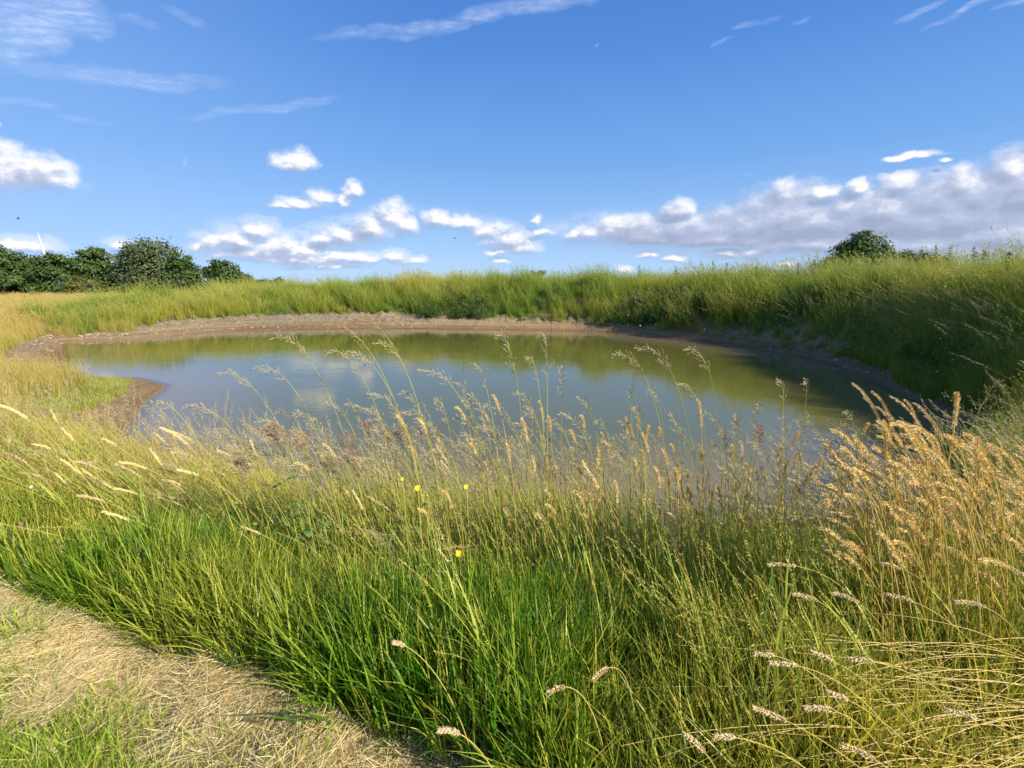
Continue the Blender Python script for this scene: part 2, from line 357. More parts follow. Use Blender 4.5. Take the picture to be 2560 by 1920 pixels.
# ------------------------------------------------------------------ materials
def new_mat(name):
    m = bpy.data.materials.new(name); m.use_nodes = True; m.node_tree.nodes.clear(); return m, N(m.node_tree)
def leafy(name, g1, g2, dry, transl=0.35, rough=0.5, spec=0.25, inst='GEOMETRY', tip=None, tipamt=0.0):
    """thin plant matter: green mixed towards a dry colour by how dry the stand is and by the single blade"""
    m, n = new_mat(name)
    tint = n.attr('tint'); hg = n.attr('hgt')
    col = n.mix(tint, rgb(*g1), rgb(*g2))
    if inst:
        dr = n.attr('dry', inst); rn = n.attr('rnd', inst)
        col = n.mix(n.ss(rn, 0, 1, 0.0, 0.45), col, n.mix(1.0, col, rgb(1.25, 1.05, 0.7), 'MULTIPLY'))
        f = n.m('ADD', dr, n.m('MULTIPLY', n.m('SUBTRACT', tint, 0.5), 0.5))
        f = n.m('ADD', f, n.m('MULTIPLY', n.m('SUBTRACT', hg, 0.5), 0.35), clamp=True)
        f = n.m('MULTIPLY', f, n.m('GREATER_THAN', dr, 0.001))
        col = n.mix(f, col, rgb(*dry))
    else:
        col = n.mix(n.ss(hg, 0.0, 1.0, 0.0, 0.6), col, rgb(*dry))
    if tip: col = n.mix(n.ss(hg, 0.6, 1.0, 0.0, tipamt), col, rgb(*tip))
    pb = n.new('ShaderNodeBsdfPrincipled'); n.put(pb.inputs['Base Color'], col); pb.inputs['Roughness'].default_value = rough
    pb.inputs['Specular IOR Level'].default_value = spec
    tr = n.new('ShaderNodeBsdfTranslucent'); n.put(tr.inputs[0], n.mix(1.0, col, rgb(1.15, 1.1, 0.6), 'MULTIPLY'))
    mx = n.new('ShaderNodeMixShader'); mx.inputs[0].default_value = transl
    n.t.links.new(pb.outputs[0], mx.inputs[1]); n.t.links.new(tr.outputs[0], mx.inputs[2])
    out = n.new('ShaderNodeOutputMaterial'); n.t.links.new(mx.outputs[0], out.inputs[0]); return m
def plain(name, c, rough=0.7, spec=0.2, c2=None, sc=20):
    m, n = new_mat(name); col = rgb(*c)
    if c2:
        tc = n.new('ShaderNodeTexCoord'); col = n.mix(n.ss(n.noise(tc.outputs['Object'], sc, 5, 0.6), 0.35, 0.65), rgb(*c), rgb(*c2))
    pb = n.new('ShaderNodeBsdfPrincipled'); n.put(pb.inputs['Base Color'], col); pb.inputs['Roughness'].default_value = rough
    pb.inputs['Specular IOR Level'].default_value = spec
    out = n.new('ShaderNodeOutputMaterial'); n.t.links.new(pb.outputs[0], out.inputs[0]); return m
M_GRASS = leafy('green_grass_blades', (0.026, 0.120, 0.007), (0.215, 0.430, 0.020), (0.66, 0.55, 0.10), 0.42, 0.42, 0.35)
M_SHORT = leafy('short_cut_grass', (0.16, 0.30, 0.02), (0.44, 0.56, 0.05), (0.48, 0.40, 0.17), 0.35)
M_HAY   = leafy('cut_hay_straws', (0.46, 0.38, 0.18), (0.86, 0.78, 0.50), (0.60, 0.53, 0.32), 0.25, 0.6, 0.2)
M_BANK  = leafy('tall_bank_grass', (0.060, 0.160, 0.014), (0.21, 0.36, 0.030), (0.50, 0.44, 0.08), 0.4, 0.55, 0.2, tip=(0.40, 0.42, 0.16), tipamt=0.35)
M_FIELD = leafy('ripe_field_grass', (0.22, 0.27, 0.04), (0.38, 0.36, 0.08), (0.56, 0.42, 0.15), 0.35, 0.6, 0.2)
M_WEED  = leafy('broad_weed_leaves', (0.045, 0.110, 0.022), (0.085, 0.170, 0.035), (0.20, 0.20, 0.06), 0.3, 0.5, 0.3)
M_STEM  = leafy('grass_stems', (0.17, 0.31, 0.035), (0.44, 0.46, 0.07), (0.60, 0.42, 0.10), 0.2, 0.5, 0.3, inst=False)
M_OAT   = leafy('oat_husks', (0.20, 0.19, 0.09), (0.62, 0.56, 0.34), (0.46, 0.38, 0.25), 0.3, 0.55, 0.2, inst=False)
M_BRN   = leafy('brown_husks', (0.16, 0.10, 0.05), (0.33, 0.23, 0.12), (0.30, 0.18, 0.10), 0.2, 0.6, 0.2, inst=False)
M_GOLD  = leafy('golden_seed_heads', (0.66, 0.49, 0.18), (0.92, 0.80, 0.45), (0.86, 0.70, 0.34), 0.25, 0.6, 0.2, inst=False)
M_CREAM = leafy('cream_seed_heads', (0.50, 0.38, 0.18), (0.78, 0.66, 0.38), (0.72, 0.58, 0.33), 0.25, 0.6, 0.2, inst=False)
M_PURP  = leafy('purple_brown_panicles', (0.11, 0.070, 0.045), (0.34, 0.24, 0.15), (0.30, 0.20, 0.12), 0.25, 0.6, 0.2, inst=False)
M_FLUFF = leafy('pinkish_feathery_heads', (0.24, 0.16, 0.12), (0.58, 0.45, 0.34), (0.50, 0.36, 0.26), 0.3, 0.6, 0.2, inst=False)
M_STRAW = leafy('straw_stems', (0.44, 0.33, 0.07), (0.66, 0.53, 0.16), (0.68, 0.50, 0.18), 0.2, 0.5, 0.25, inst=False)

# ground: one sheet; what it is made of, plus shade painted on the right shore, is stored per vertex
def ground_mat():
    m, n = new_mat('earth_and_mud'); geo = n.new('ShaderNodeNewGeometry'); pos = geo.outputs['Position']
    mud = n.attr('mud'); wet = n.attr('wet'); pale = n.attr('pale'); hay = n.attr('hay')
    n1 = n.noise(pos, 2.2, 6, 0.6); n2 = n.noise(pos, 14, 5, 0.65); n3 = n.noise(pos, 60, 3, 0.6)
    soil = n.mix(n1, rgb(0.10, 0.10, 0.035), rgb(0.19, 0.17, 0.06))
    mu = n.mix(n.ss(n2, 0.3, 0.7), rgb(0.25, 0.165, 0.078), rgb(0.42, 0.305, 0.155))
    gr = n.mix(n.ss(n3, 0.35, 0.65), rgb(0.24, 0.19, 0.11), rgb(0.62, 0.54, 0.35))
    vo = n.new('ShaderNodeTexVoronoi'); n.t.links.new(pos, vo.inputs['Vector']); vo.inputs['Scale'].default_value = 17
    grv = n.mix(n.ss(vo.outputs['Distance'], 0.15, 0.5), rgb(0.52, 0.45, 0.34), rgb(0.17, 0.13, 0.09))
    gr = n.mix(0.5, gr, grv)
    mu = n.mix(n.m('MULTIPLY', pale, n.ss(n1, 0.25, 0.6, 0.6, 1.0)), mu, gr)
    sz_ = n.new('ShaderNodeSeparateXYZ'); n.t.links.new(pos, sz_.inputs[0])
    band = n.noise(n.comb(n.m('MULTIPLY', sz_.outputs[0], .12), n.m('MULTIPLY', sz_.outputs[1], .12), n.m('MULTIPLY', sz_.outputs[2], 22)), 1.0, 4, .6)
    mu = n.mix(n.ss(band, .45, .62, 0, .6), mu, n.mix(1.0, mu, rgb(0.60, 0.50, 0.42), 'MULTIPLY'))
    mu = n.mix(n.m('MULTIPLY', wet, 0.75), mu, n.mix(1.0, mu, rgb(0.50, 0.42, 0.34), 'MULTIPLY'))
    c = n.mix(mud, soil, mu); c = n.mix(hay, c, n.mix(n2, rgb(0.22, 0.17, 0.07), rgb(0.42, 0.34, 0.17)))
    pb = n.new('ShaderNodeBsdfPrincipled'); n.put(pb.inputs['Base Color'], c)
    n.put(pb.inputs['Roughness'], n.ss(wet, 0, 1, 0.95, 0.55)); pb.inputs['Specular IOR Level'].default_value = 0.25
    bp = n.new('ShaderNodeBump'); bp.inputs['Strength'].default_value = 1.0; bp.inputs['Distance'].default_value = 0.11
    n.put(bp.inputs['Height'], n.m('ADD', n.m('MULTIPLY', n2, 0.7), n.m('MULTIPLY', n.m('SUBTRACT', 1.0, vo.outputs['Distance']), n.m('MULTIPLY', pale, 0.7))))
    n.t.links.new(bp.outputs[0], pb.inputs['Normal'])
    out = n.new('ShaderNodeOutputMaterial'); n.t.links.new(pb.outputs[0], out.inputs[0]); return m
fr = np.radians(np.linspace(-66, 66, 760)); bk = np.radians(np.linspace(66, 294, 70))[1:-1]
ang = np.concatenate([fr, bk]); rad = np.concatenate([[0.0], np.geomspace(0.35, 70, 560), np.geomspace(72, 4000, 40)])
AA, RR = np.meshgrid(ang, rad); gxv = np.sin(AA) * RR; gyv = np.cos(AA) * RR; gzv = ground(gxv, gyv)
na, nr = len(ang), len(rad)
ii, jj = np.meshgrid(np.arange(nr - 1), np.arange(na), indexing='ij'); j2 = (jj + 1) % na
Q = np.stack([ii * na + jj, (ii + 1) * na + jj, (ii + 1) * na + j2, ii * na + j2], -1).reshape(-1, 4)
dd = shore_d(gxv, gyv); bw, br, cz, cw, th = zone(gxv, gyv)
wob = fbm(gxv, gyv, 0.8, 31, 3) * 0.9
mudm = np.clip(1 - (dd - bw + wob * 0.5) / 0.35, 0, 1) * np.where(np.abs(th) > 148, 0.6, 1)
wet_shade_m = np.clip(1 - dd / ((0.45 + .9 * np.interp(th, [-180, 35, 60, 125, 150, 180], [0, 0, 1, 1, 0, 0])) * bw + .1) + wob * 0.3, 0, 1) * np.interp(th, [-180, -60, -40], [.25, .25, 1])  # damp waterline, widened at the right to paint the bank's shade into the mud
palem = np.clip((dd + wob * 0.4) / bw * 2.4 - 0.7, 0, 1) * np.interp(th, [-180, -60, -40, 10, 40, 60, 100, 180], [.3, .6, 1, .45, .15, .1, .3, .2])  # pale gravel, cut back at the right so the painted shade stays dark
haym = (mow(gxv, gyv) < 0.05) * (np.hypot(gxv, gyv) < 9) * 1.0
for gx_, gy_, ga, gb, gd in GUL: haym = haym * (1 - np.exp(-((((gxv - gx_) * math.cos(ga) + (gyv - gy_) * math.sin(ga)) / .044) ** 2 + ((-(gxv - gx_) * math.sin(ga) + (gyv - gy_) * math.cos(ga)) / gb) ** 2)))
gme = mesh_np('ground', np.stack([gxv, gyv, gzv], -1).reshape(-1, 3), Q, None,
              {'mud': mudm.ravel(), 'wet': wet_shade_m.ravel(), 'pale': palem.ravel(), 'hay': haym.ravel()}, True)
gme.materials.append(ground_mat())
go_ = bpy.data.objects.new('ground', gme); COL.objects.link(go_); tag(go_, 'meadow ground and bare muddy shore around the pond', 'ground', kind='structure')

# water
def water_mat():
    m, n = new_mat('turbid_pond_water'); geo = n.new('ShaderNodeNewGeometry'); pos = geo.outputs['Position']
    dep = n.attr('depth')
    body = n.mix(n.ss(dep, 0.0, 3.2), rgb(0.210, 0.155, 0.075), rgb(0.112, 0.112, 0.026))
    pb = n.new('ShaderNodeBsdfPrincipled'); n.put(pb.inputs['Base Color'], body); pb.inputs['Roughness'].default_value = 0.045
    pb.inputs['IOR'].default_value = 1.33; pb.inputs['Specular IOR Level'].default_value = 0.8
    mp = n.new('ShaderNodeMapping'); n.t.links.new(pos, mp.inputs[0]); mp.inputs['Rotation'].default_value = (0, 0, R(12)); mp.inputs['Scale'].default_value = (0.8, 2.2, 1)
    w1 = n.noise(mp.outputs[0], 3.0, 4, 0.55, 0.3); w2 = n.noise(mp.outputs[0], 0.5, 2, 0.5)
    bp = n.new('ShaderNodeBump'); bp.inputs['Strength'].default_value = 0.35; bp.inputs['Distance'].default_value = 0.008
    n.put(bp.inputs['Height'], n.m('MULTIPLY', w1, n.ss(w2, 0.35, 0.7, 0.35, 1.0))); n.t.links.new(bp.outputs[0], pb.inputs['Normal'])
    tr = n.new('ShaderNodeBsdfTransparent'); mx = n.new('ShaderNodeMixShader'); n.put(mx.inputs[0], n.ss(dep, 0.0, 0.25, 0.6, 1.0))
    n.t.links.new(tr.outputs[0], mx.inputs[1]); n.t.links.new(pb.outputs[0], mx.inputs[2])
    out = n.new('ShaderNodeOutputMaterial'); n.t.links.new(mx.outputs[0], out.inputs[0]); return m
wx = np.arange(-21, 15.2, 0.2); wy = np.arange(1.5, 28, 0.2); WX, WY = np.meshgrid(wx, wy); wd = shore_d(WX, WY)
k = len(wx); ii, jj = np.meshgrid(np.arange(len(wy) - 1), np.arange(k - 1), indexing='ij')
Q = np.stack([ii * k + jj, ii * k + jj + 1, (ii + 1) * k + jj + 1, (ii + 1) * k + jj], -1).reshape(-1, 4)
keep = (wd.ravel()[Q] < 0.5).any(1)
wme = mesh_np('water', np.stack([WX, WY, np.full_like(WX, ZW)], -1).reshape(-1, 3), Q[keep], None, {'depth': np.clip(-wd, 0, 9).ravel()}, True)
wme.materials.append(water_mat()); wo_ = bpy.data.objects.new('water', wme); COL.objects.link(wo_)
tag(wo_, 'still green brown pond water mirroring bank and sky', 'water', kind='structure')

# ------------------------------------------------------------------ stands of grass: clumps strewn over points
def unit(a): return np.array([math.cos(a), math.sin(a), 0.0])
def arc(p, h, lean, curl, k=5, droop=0.0):
    """points of a bending blade: p base, h length, lean unit direction, curl how far it bends over"""
    t = np.linspace(0, 1, k); x = curl * t ** 2 * h; z = h * (t - 0.38 * curl * t ** 2 - droop * t ** 3)
    return p[None, :] + lean[None, :] * x[:, None] + np.array([0, 0, 1.0])[None, :] * z[:, None]
WIND = np.array([-0.93, 0.25, 0.0])
def clump(nb, rad, h0, h1, w0, w1, curl=(0.1, 0.6), wind=0.25, k=5, mb=None):
    mb = mb or MB()
    for i in range(nb):
        a = rng.uniform(0, 6.283); r = rad * math.sqrt(rng.random()); p = np.array([r * math.cos(a), r * math.sin(a), -0.03])
        ln = unit(rng.uniform(0, 6.283)) + WIND * wind * 2.5; ln /= np.linalg.norm(ln)
        h = rng.uniform(h0, h1); ps = arc(p, h, ln, rng.uniform(*curl), k, rng.uniform(0, .12))
        sd_ = np.cross(ln, (0, 0, 1.0)) + rng.normal(size=3) * 0.5; sd_[2] *= .3
        mb.blade(ps, rng.uniform(w0, w1), sd_, rng.random())
    return mb
def panicle(mb, ps, n0, L, br, sw, sl, tint=None, nn=3, flop=0.5):
    """loose branching head round the last stretch of a stem (ps: points along the head)"""
    ps = np.asarray(ps); k = len(ps)
    for i in range(n0):
        t = (i + rng.random()) / n0; f = t * (k - 1); a = int(min(f, k - 2)); p = ps[a] * (1 - f + a) + ps[a + 1] * (f - a)
        ax = ps[a + 1] - ps[a]; ax = ax / (np.linalg.norm(ax) + 1e-9)
        o = rng.normal(size=3); o -= ax * (o @ ax); o /= np.linalg.norm(o) + 1e-9
        l = br * (1 - 0.75 * t) * rng.uniform(0.25, 1.0); d = ax * (1 - flop * .5) + o * rng.uniform(.35, .8) * flop * 2; d /= np.linalg.norm(d)
        e = p + d * l + np.array([0, 0, -0.12 * l])
        if l > 0.012:
            if nn: mb.tube([p, e], 0.00035, 3, 0.3)
            else: mb.blade([p, e], 0.0007, rng.normal(size=3), 0.3)
        m = 1 + int(l / (sl * 1.1))
        for q in range(m):
            s0 = p + (e - p) * (q + 1) / m
            dd_ = d + rng.normal(size=3) * 0.25
            mb.spike(s0, dd_, sl * rng.uniform(.7, 1.2), sw * rng.uniform(.8, 1.2), rng.random() if tint is None else tint, 1.0, nn)
def brush(mb, ps, wid, cnt, sl=0.006, sw=0.0022, nn=3):
    """dense bottle-brush head: husks set all round the axis"""
    ps = np.asarray(ps); k = len(ps)
    for i in range(cnt):
        t = (i + rng.random()) / cnt; f = t * (k - 1); a = int(min(f, k - 2)); p = ps[a] * (1 - f + a) + ps[a + 1] * (f - a)
        ax = ps[a + 1] - ps[a]; ax = ax / (np.linalg.norm(ax) + 1e-9)
        o = rng.normal(size=3); o -= ax * (o @ ax); o /= np.linalg.norm(o) + 1e-9
        pr = math.sin(math.pi * min(1, t * 0.86 + 0.14)) ** 0.5 * rng.uniform(0.72, 1.1) * (0.8 + 0.25 * math.sin(t * 31 + i * .01))
        mb.spike(p + o * wid * 0.28 * pr, ax * 0.8 + o * (0.45 + .35 * rng.random()), sl * rng.uniform(.75, 1.35), sw, rng.random(), 0.2 + 0.8 * t, nn)
    mb.tube(ps, wid * 0.25 * np.sin(np.linspace(.35, 3.0, k)), 5, 0.35, 0.2, 1)
LIB = {}
def lib(kind, meshes):
    c = bpy.data.collections.new(kind); LIB[kind] = c
    for i, me in enumerate(meshes):
        o = bpy.data.objects.new(kind + '_%02d' % i, me); c.objects.link(o)
    LIB[kind + '#'] = len(meshes)
GN = {}
REAL = {'rank','pebble','lush','flopped','short','hay','bent','oat','fox','mid','field','bank','bankfine','weed'}
def strew(name, kind, x, y, label, dry=0.0, scale=(0.8, 1.2), yaw=(0, 6.283), tilt=0.12, cat='grass', z=None, tiltdir=None, sc=None):
    """one object for a whole stand: its vertices carry the clumps"""
    k = len(x); z = ground(x, y) if z is None else z
    me = mesh_np(name, np.stack([x, y, z], -1), attrs={'dry': np.broadcast_to(dry, (k,)), 'rnd': rng.random(k), 'scl': rng.uniform(*scale, size=k) if sc is None else sc})
    rot = np.stack([rng.normal(size=k) * tilt, rng.normal(size=k) * tilt, rng.uniform(*yaw, size=k)], -1)
    if tiltdir is not None: rot[:, 1] += tiltdir
    a = me.attributes.new('rot', 'FLOAT_VECTOR', 'POINT'); a.data.foreach_set('vector', rot.astype(np.float32).ravel())
    a = me.attributes.new('pick', 'INT', 'POINT'); a.data.foreach_set('value', rng.integers(0, LIB[kind + '#'], size=k).astype(np.int32))
    o = bpy.data.objects.new(name, me); COL.objects.link(o)
    if kind not in GN:
        t = bpy.data.node_groups.new('strew_' + kind, 'GeometryNodeTree')
        t.interface.new_socket('Geometry', in_out='INPUT', socket_type='NodeSocketGeometry'); t.interface.new_socket('Geometry', in_out='OUTPUT', socket_type='NodeSocketGeometry')
        gi = t.nodes.new('NodeGroupInput'); go = t.nodes.new('NodeGroupOutput'); ip = t.nodes.new('GeometryNodeInstanceOnPoints')
        ci = t.nodes.new('GeometryNodeCollectionInfo'); ci.inputs['Collection'].default_value = LIB[kind]; ci.inputs['Separate Children'].default_value = True; ci.inputs['Reset Children'].default_value = True
        def na_(nm, ty):
            q = t.nodes.new('GeometryNodeInputNamedAttribute'); q.data_type = ty; q.inputs['Name'].default_value = nm
            return [s for s in q.outputs if s.enabled and s.name == 'Attribute'][0]
        L_ = t.links.new; L_(gi.outputs[0], ip.inputs['Points']); L_(ci.outputs[0], ip.inputs['Instance']); ip.inputs['Pick Instance'].default_value = True
        L_(na_('pick', 'INT'), ip.inputs['Instance Index']); L_(na_('rot', 'FLOAT_VECTOR'), ip.inputs['Rotation']); L_(na_('scl', 'FLOAT'), ip.inputs['Scale'])
        
        if kind in REAL:
            ri = t.nodes.new('GeometryNodeRealizeInstances'); L_(ip.outputs[0], ri.inputs[0]); L_(ri.outputs[0], go.inputs[0])
        else: L_(ip.outputs[0], go.inputs[0])
        GN[kind] = t
    md = o.modifiers.new('strew', 'NODES'); md.node_group = GN[kind]
    return tag(o, label, cat, kind='stuff')
def scatter(n_, x0, x1, y0, y1): return rng.uniform(x0, x1, n_), rng.uniform(y0, y1, n_)
def inview(x, y, m=0.12): return (y > 0.5) & (np.abs(x) / np.maximum(y, .01) < 1.09 + m + 0.95 / np.maximum(y, .3))

lib('lush', [clump(46, 0.075, 0.20, 0.50, 0.0034, 0.0078, (0.03, 0.50), 0.14, 5).mesh('lush_clump', M_GRASS) for _ in range(7)])
lib('flopped', [clump(40, 0.04, 0.34, 0.56, 0.003, 0.0052, (0.5, 1.05), 0.3, 7).mesh('flopped_clump', M_GRASS) for _ in range(4)])
lib('short', [clump(44, 0.05, 0.06, 0.17, 0.0025, 0.0045, (0.1, 0.9), 0.0, 4).mesh('short_clump', M_SHORT) for _ in range(4)])
def hay(nb, r0, zt):
    mb = MB()
    for i in range(nb):
        a = rng.uniform(0, 6.283); r = r0 * math.sqrt(rng.random()); L = rng.uniform(.03, .13); d = unit(rng.normal(0.4, 1.1)); d[2] = rng.normal() * .16
        c = np.array([r * math.cos(a), r * math.sin(a), rng.uniform(0, zt)]); b_ = rng.normal(size=3) * L * .12
        t = np.linspace(-.5, .5, 4)[:, None]; ps = c + d * L * t + b_ * (0.25 - t * t) * 2
        mb.blade(ps, rng.uniform(.0008, .0023), rng.normal(size=3), rng.random(), wid=[.6, 1, 1, .5])
    return mb
lib('hay', [hay(150, 0.10, 0.045).mesh('hay_clump', M_HAY) for _ in range(5)])

# fine flowering stems (bent grass): brown haze over the lush grass
def bent(nst, h0, h1, mat_h, br=0.05, curl=(.05, .45)):
    st, hd = MB(), MB()
    for i in range(nst):
        a = rng.uniform(0, 6.283); p = np.array([rng.normal() * .07, rng.normal() * .07, -0.03]); ln = WIND + rng.normal(size=3) * .45; ln[2] = 0; ln /= np.linalg.norm(ln)
        ps = arc(p, rng.uniform(h0, h1), ln, rng.uniform(*curl), 9)
        st.tube(ps, np.linspace(.0014, .0006, 9), 3, rng.random(), 0.0, .8)
        panicle(hd, ps[5:], 24, 0.1, br, .0026, .0062, flop=.55, nn=0)
        q = ps[2]; l2 = unit(rng.uniform(0, 6.283)); st.blade(arc(q, .12, l2, .8, 4), .0025, np.cross(l2, (0, 0, 1)), rng.random())
    return st, hd
def two(mbs, name, mats):
    """one mesh with two materials"""
    V, Qs, Ts, A, H, mi = [], [], [], [], [], []; b = 0; qi, ti = [], []
    for j, mb in enumerate(mbs):
        if mb.n == 0: continue
        V.append(np.concatenate(mb.V)); A.append(np.concatenate(mb.A)); H.append(np.concatenate(mb.H))
        if mb.Q: Qs.append(np.array(mb.Q) + b); qi += [j] * len(mb.Q)
        if mb.T: Ts.append(np.array(mb.T) + b); ti += [j] * len(mb.T)
        b += mb.n
    me = mesh_np(name, np.concatenate(V), np.concatenate(Qs) if Qs else None, np.concatenate(Ts) if Ts else None, {'tint': np.concatenate(A), 'hgt': np.concatenate(H)})
    for m_ in mats: me.materials.append(m_)
    if len(me.polygons) == len(qi) + len(ti): me.polygons.foreach_set('material_index', np.array(qi + ti, np.int32))
    return me
lib('bent', [two(bent(4, .50, .74, M_PURP), 'bent_clump', [M_STEM, M_PURP]) for _ in range(5)])
def oat_s():
    st, hd = MB(), MB(); ln = WIND + rng.normal(size=3) * .3; ln[2] = 0; ln /= np.linalg.norm(ln); h = rng.uniform(.75, 1.0)
    ps = arc(np.array([0, 0, -.03]), h, ln, rng.uniform(.2, .7), 14); st.tube(ps, np.linspace(.0014, .0005, 14), 4, rng.random(), .1, .8)
    panicle(hd, ps[10:], 30, .15, .050, .0032, .011, flop=.4)
    for q in (2, 4): l2 = unit(rng.uniform(0, 6.283)); st.blade(arc(ps[q], .2, l2, .9, 6), .004, np.cross(l2, (0, 0, 1)), rng.random())
    return st, hd
lib('oat', [two(oat_s(), 'oat_stalk', [M_STEM, M_OAT]) for _ in range(6)])
def fox_s(big=False):
    st, hd = MB(), MB(); ln = WIND + rng.normal(size=3) * .3; ln[2] = 0; ln /= np.linalg.norm(ln); h = rng.uniform(.55, .8)
    ps = arc(np.array([0, 0, -.03]), h, ln, rng.uniform(.1, .8), 16); st.tube(ps, np.linspace(.0013, .0006, 16), 4, rng.random(), .1, .9)
    brush(hd, ps[13:] if not big else ps[12:], .011, 90, .008, .003)
    return st, hd
lib('fox', [two(fox_s(), 'foxtail_stalk', [M_STRAW, M_GOLD]) for _ in range(6)])

# bank and field clumps, seen from further off
def bank_clump(nb, rad, h0, h1, w, heads, wind=.2, k=5, spk=3):
    mb = clump(nb, rad, h0 * .7, h1 * .9, w * .7, w * 1.2, (.08, .5), wind, k)
    for i in range(heads):
        a = rng.uniform(0, 6.283); r = rad * math.sqrt(rng.random()); ln = WIND * .7 + rng.normal(size=3) * .5; ln[2] = 0; ln /= np.linalg.norm(ln)
        ps = arc(np.array([r * math.cos(a), r * math.sin(a), 0.]), rng.uniform(h0, h1) * 1.12, ln, rng.uniform(.1, .5), 7)
        mb.blade(ps, w * .45, np.cross(ln, (0, 0, 1)) + rng.normal(size=3) * .4, .6 + .4 * rng.random(), wid=[1, 1, .8, .6])
        for q in range(spk * 3):
            f = rng.uniform(4.3, 6); b = int(min(f, 5)); p = ps[b] * (1 - f + b) + ps[b + 1] * (f - b)
            mb.spike(p + rng.normal(size=3) * w * 1.0, np.array([-.3, 0, .7]) + rng.normal(size=3) * .45, w * 3.4, w * 1.0, .5 + .5 * rng.random(), 1.0, 0)
    return mb
lib('bank', [bank_clump(46, .22, .70, 1.12, .012, 8, .12).mesh('bank_clump', M_BANK) for _ in range(6)])
lib('bankfine', [bank_clump(60, .20, .6, 1.0, .006, 12, .3, 6, 4).mesh('fine_bank_clump', M_BANK) for _ in range(6)])
lib('field', [bank_clump(46, .30, .45, .75, .013, 14).mesh('field_clump', M_FIELD) for _ in range(5)])
lib('mid', [bank_clump(50, .14, .35, .62, .005, 8, .3, 6, 4).mesh('mid_clump', M_FIELD) for _ in range(5)])
def weed():
    mb = MB(); k = 150; P_ = rng.normal(size=(k, 3)) * np.array([.16, .16, .14]) + np.array([0, 0, .28]); P_[:, 2] = np.abs(P_[:, 2])
    Nn = rng.normal(size=(k, 3)) * .6 + np.array([0, 0, 1.0]); Nn /= np.linalg.norm(Nn, axis=1)[:, None]
    mb.leafquads(P_, Nn, rng.uniform(.018, .05, k), rng.random(k), .5, .45)
    for i in range(6): mb.tube(arc(np.array([rng.normal() * .05, rng.normal() * .05, 0.]), .5, unit(rng.uniform(0, 6.3)), .4, 5), .003, 3, .5)
    return mb
lib('weed', [weed().mesh('weed_clump', M_WEED) for _ in range(4)])

# how high the near stands reach: kept low towards the shore, as waterside turf is
CAPX = [-300, 0, 250, 450, 700, 950, 1300, 1900, 2212, 2500]; CAPY = [900, 960, 1040, 1110, 1135, 1150, 1180, 1190, 1120, 1050]
def cap_h(x, y, lift=0.0):
    X = (x / np.maximum(y, .3) * 0.98 * FPX + 512) / 1024 * 2212
    cy = (384 - (np.interp(X, CAPX, CAPY) - lift) / 1659 * 768) / FPX
    c, s_ = math.cos(PITCH), math.sin(PITCH); slope = (-s_ + cy * c) / (c + cy * s_)
    return CAMZ + slope * y - ground(x, y)
# --- near bank
def near_mask(x, y): return (mow(x, y) > 0.0) & (shore_d(x, y) > 0.10) & inview(x, y)
def front_density(x, y, full): return rng.random(len(x)) < full
x, y = scatter(38000, -5.5, 6.5, .9, 6.5); k = near_mask(x, y) & (np.hypot(x, y) < 6.6)
dsh = shore_d(x, y); keep = rng.random(len(x)) < np.clip(1.2 - np.hypot(x, y) * .16, .2, 1) * np.clip(dsh * 1.1 - .1, 0.1, 1)
k &= keep; x, y = x[k], y[k]; dsh = dsh[k]
dry = np.clip(0.10 + 0.60 * fbm(x, y, 1.3, 40, 3) + .6 * (rng.random(len(x)) < .07) + .12 * np.clip(x + .3, 0, 1) + .12 * np.clip((x - 1.2) / 1.6, 0, 1) + .35 * np.clip(1.3 - dsh, 0, 1) + .30 * np.clip(-x - y * .35 - .9, 0, 1) * np.clip(y - 2.2, 0, 1), 0.002, 1)
sc = rng.uniform(.72, 1.12, len(x)) * np.clip(.62 + dsh * .28, .5, 1.05) * (1 + .5 * fbm(x, y, 1.3, 44, 3))
sc = np.minimum(sc, np.clip(cap_h(x, y) / .44, .16, 2) * rng.uniform(.8, 1.1, len(x)))
strew('lush_grass', 'lush', x, y, 'dense lush green grass in front of the pond', dry, sc=sc, tilt=.12, yaw=(-1.9, 1.9), tiltdir=.04 - .16 * np.clip(.4 - x, 0, 1) + .5 * fbm(x, y, 1.6, 47, 2) * np.clip(mow(x, y) * 2, .15, 1))
x, y = scatter(900, -3.5, 4.5, 1.0, 3.2); k = near_mask(x, y) & ((fbm(x, y, .9, 60, 2) > .12) | ((mow(x, y) < .2) & (rng.random(900) < .35))); x, y = x[k], y[k]
strew('flopped_grass', 'flopped', x, y, 'long green grass flopping over beside the cut hay', np.clip(.1 + .3 * fbm(x, y, 1, 41), .002, 1), (.5, .8), yaw=(-2.6, 1.2))
x, y = scatter(6000, -5, 6, 1.6, 6); dsh = shore_d(x, y)
k = near_mask(x, y) & (mow(x, y) > .35) & (rng.random(len(x)) < np.clip(.10 + .6 * fbm(x, y, .8, 50, 3) + .40 * np.clip(2.3 - dsh, 0, 1) * np.where(x > .55, .3, 1), 0.02, 1)); x, y = x[k], y[k]
print('bent', len(x)); strew('bent_grass', 'bent', x, y, 'fine brown flowering stems hazing over the green grass', .3, yaw=(-.7, .7),
      sc=np.clip(np.minimum(rng.uniform(.75, 1.15, len(x)), cap_h(x, y, 105) / .66 * rng.uniform(.75, 1.15, len(x))), .2, 1.2))
x, y = scatter(900, -4.5, 5, 1.7, 4.2); k = near_mask(x, y) & (mow(x, y) > .5); x, y = x[k], y[k]
strew('oat_grass', 'oat', x, y, 'loose oat grass stems leaning before the water', .3, yaw=(-.6, .6),
      sc=np.clip(cap_h(x, y, 240) / .85 * rng.uniform(.6, 1.1, len(x)), .4, 1.25))
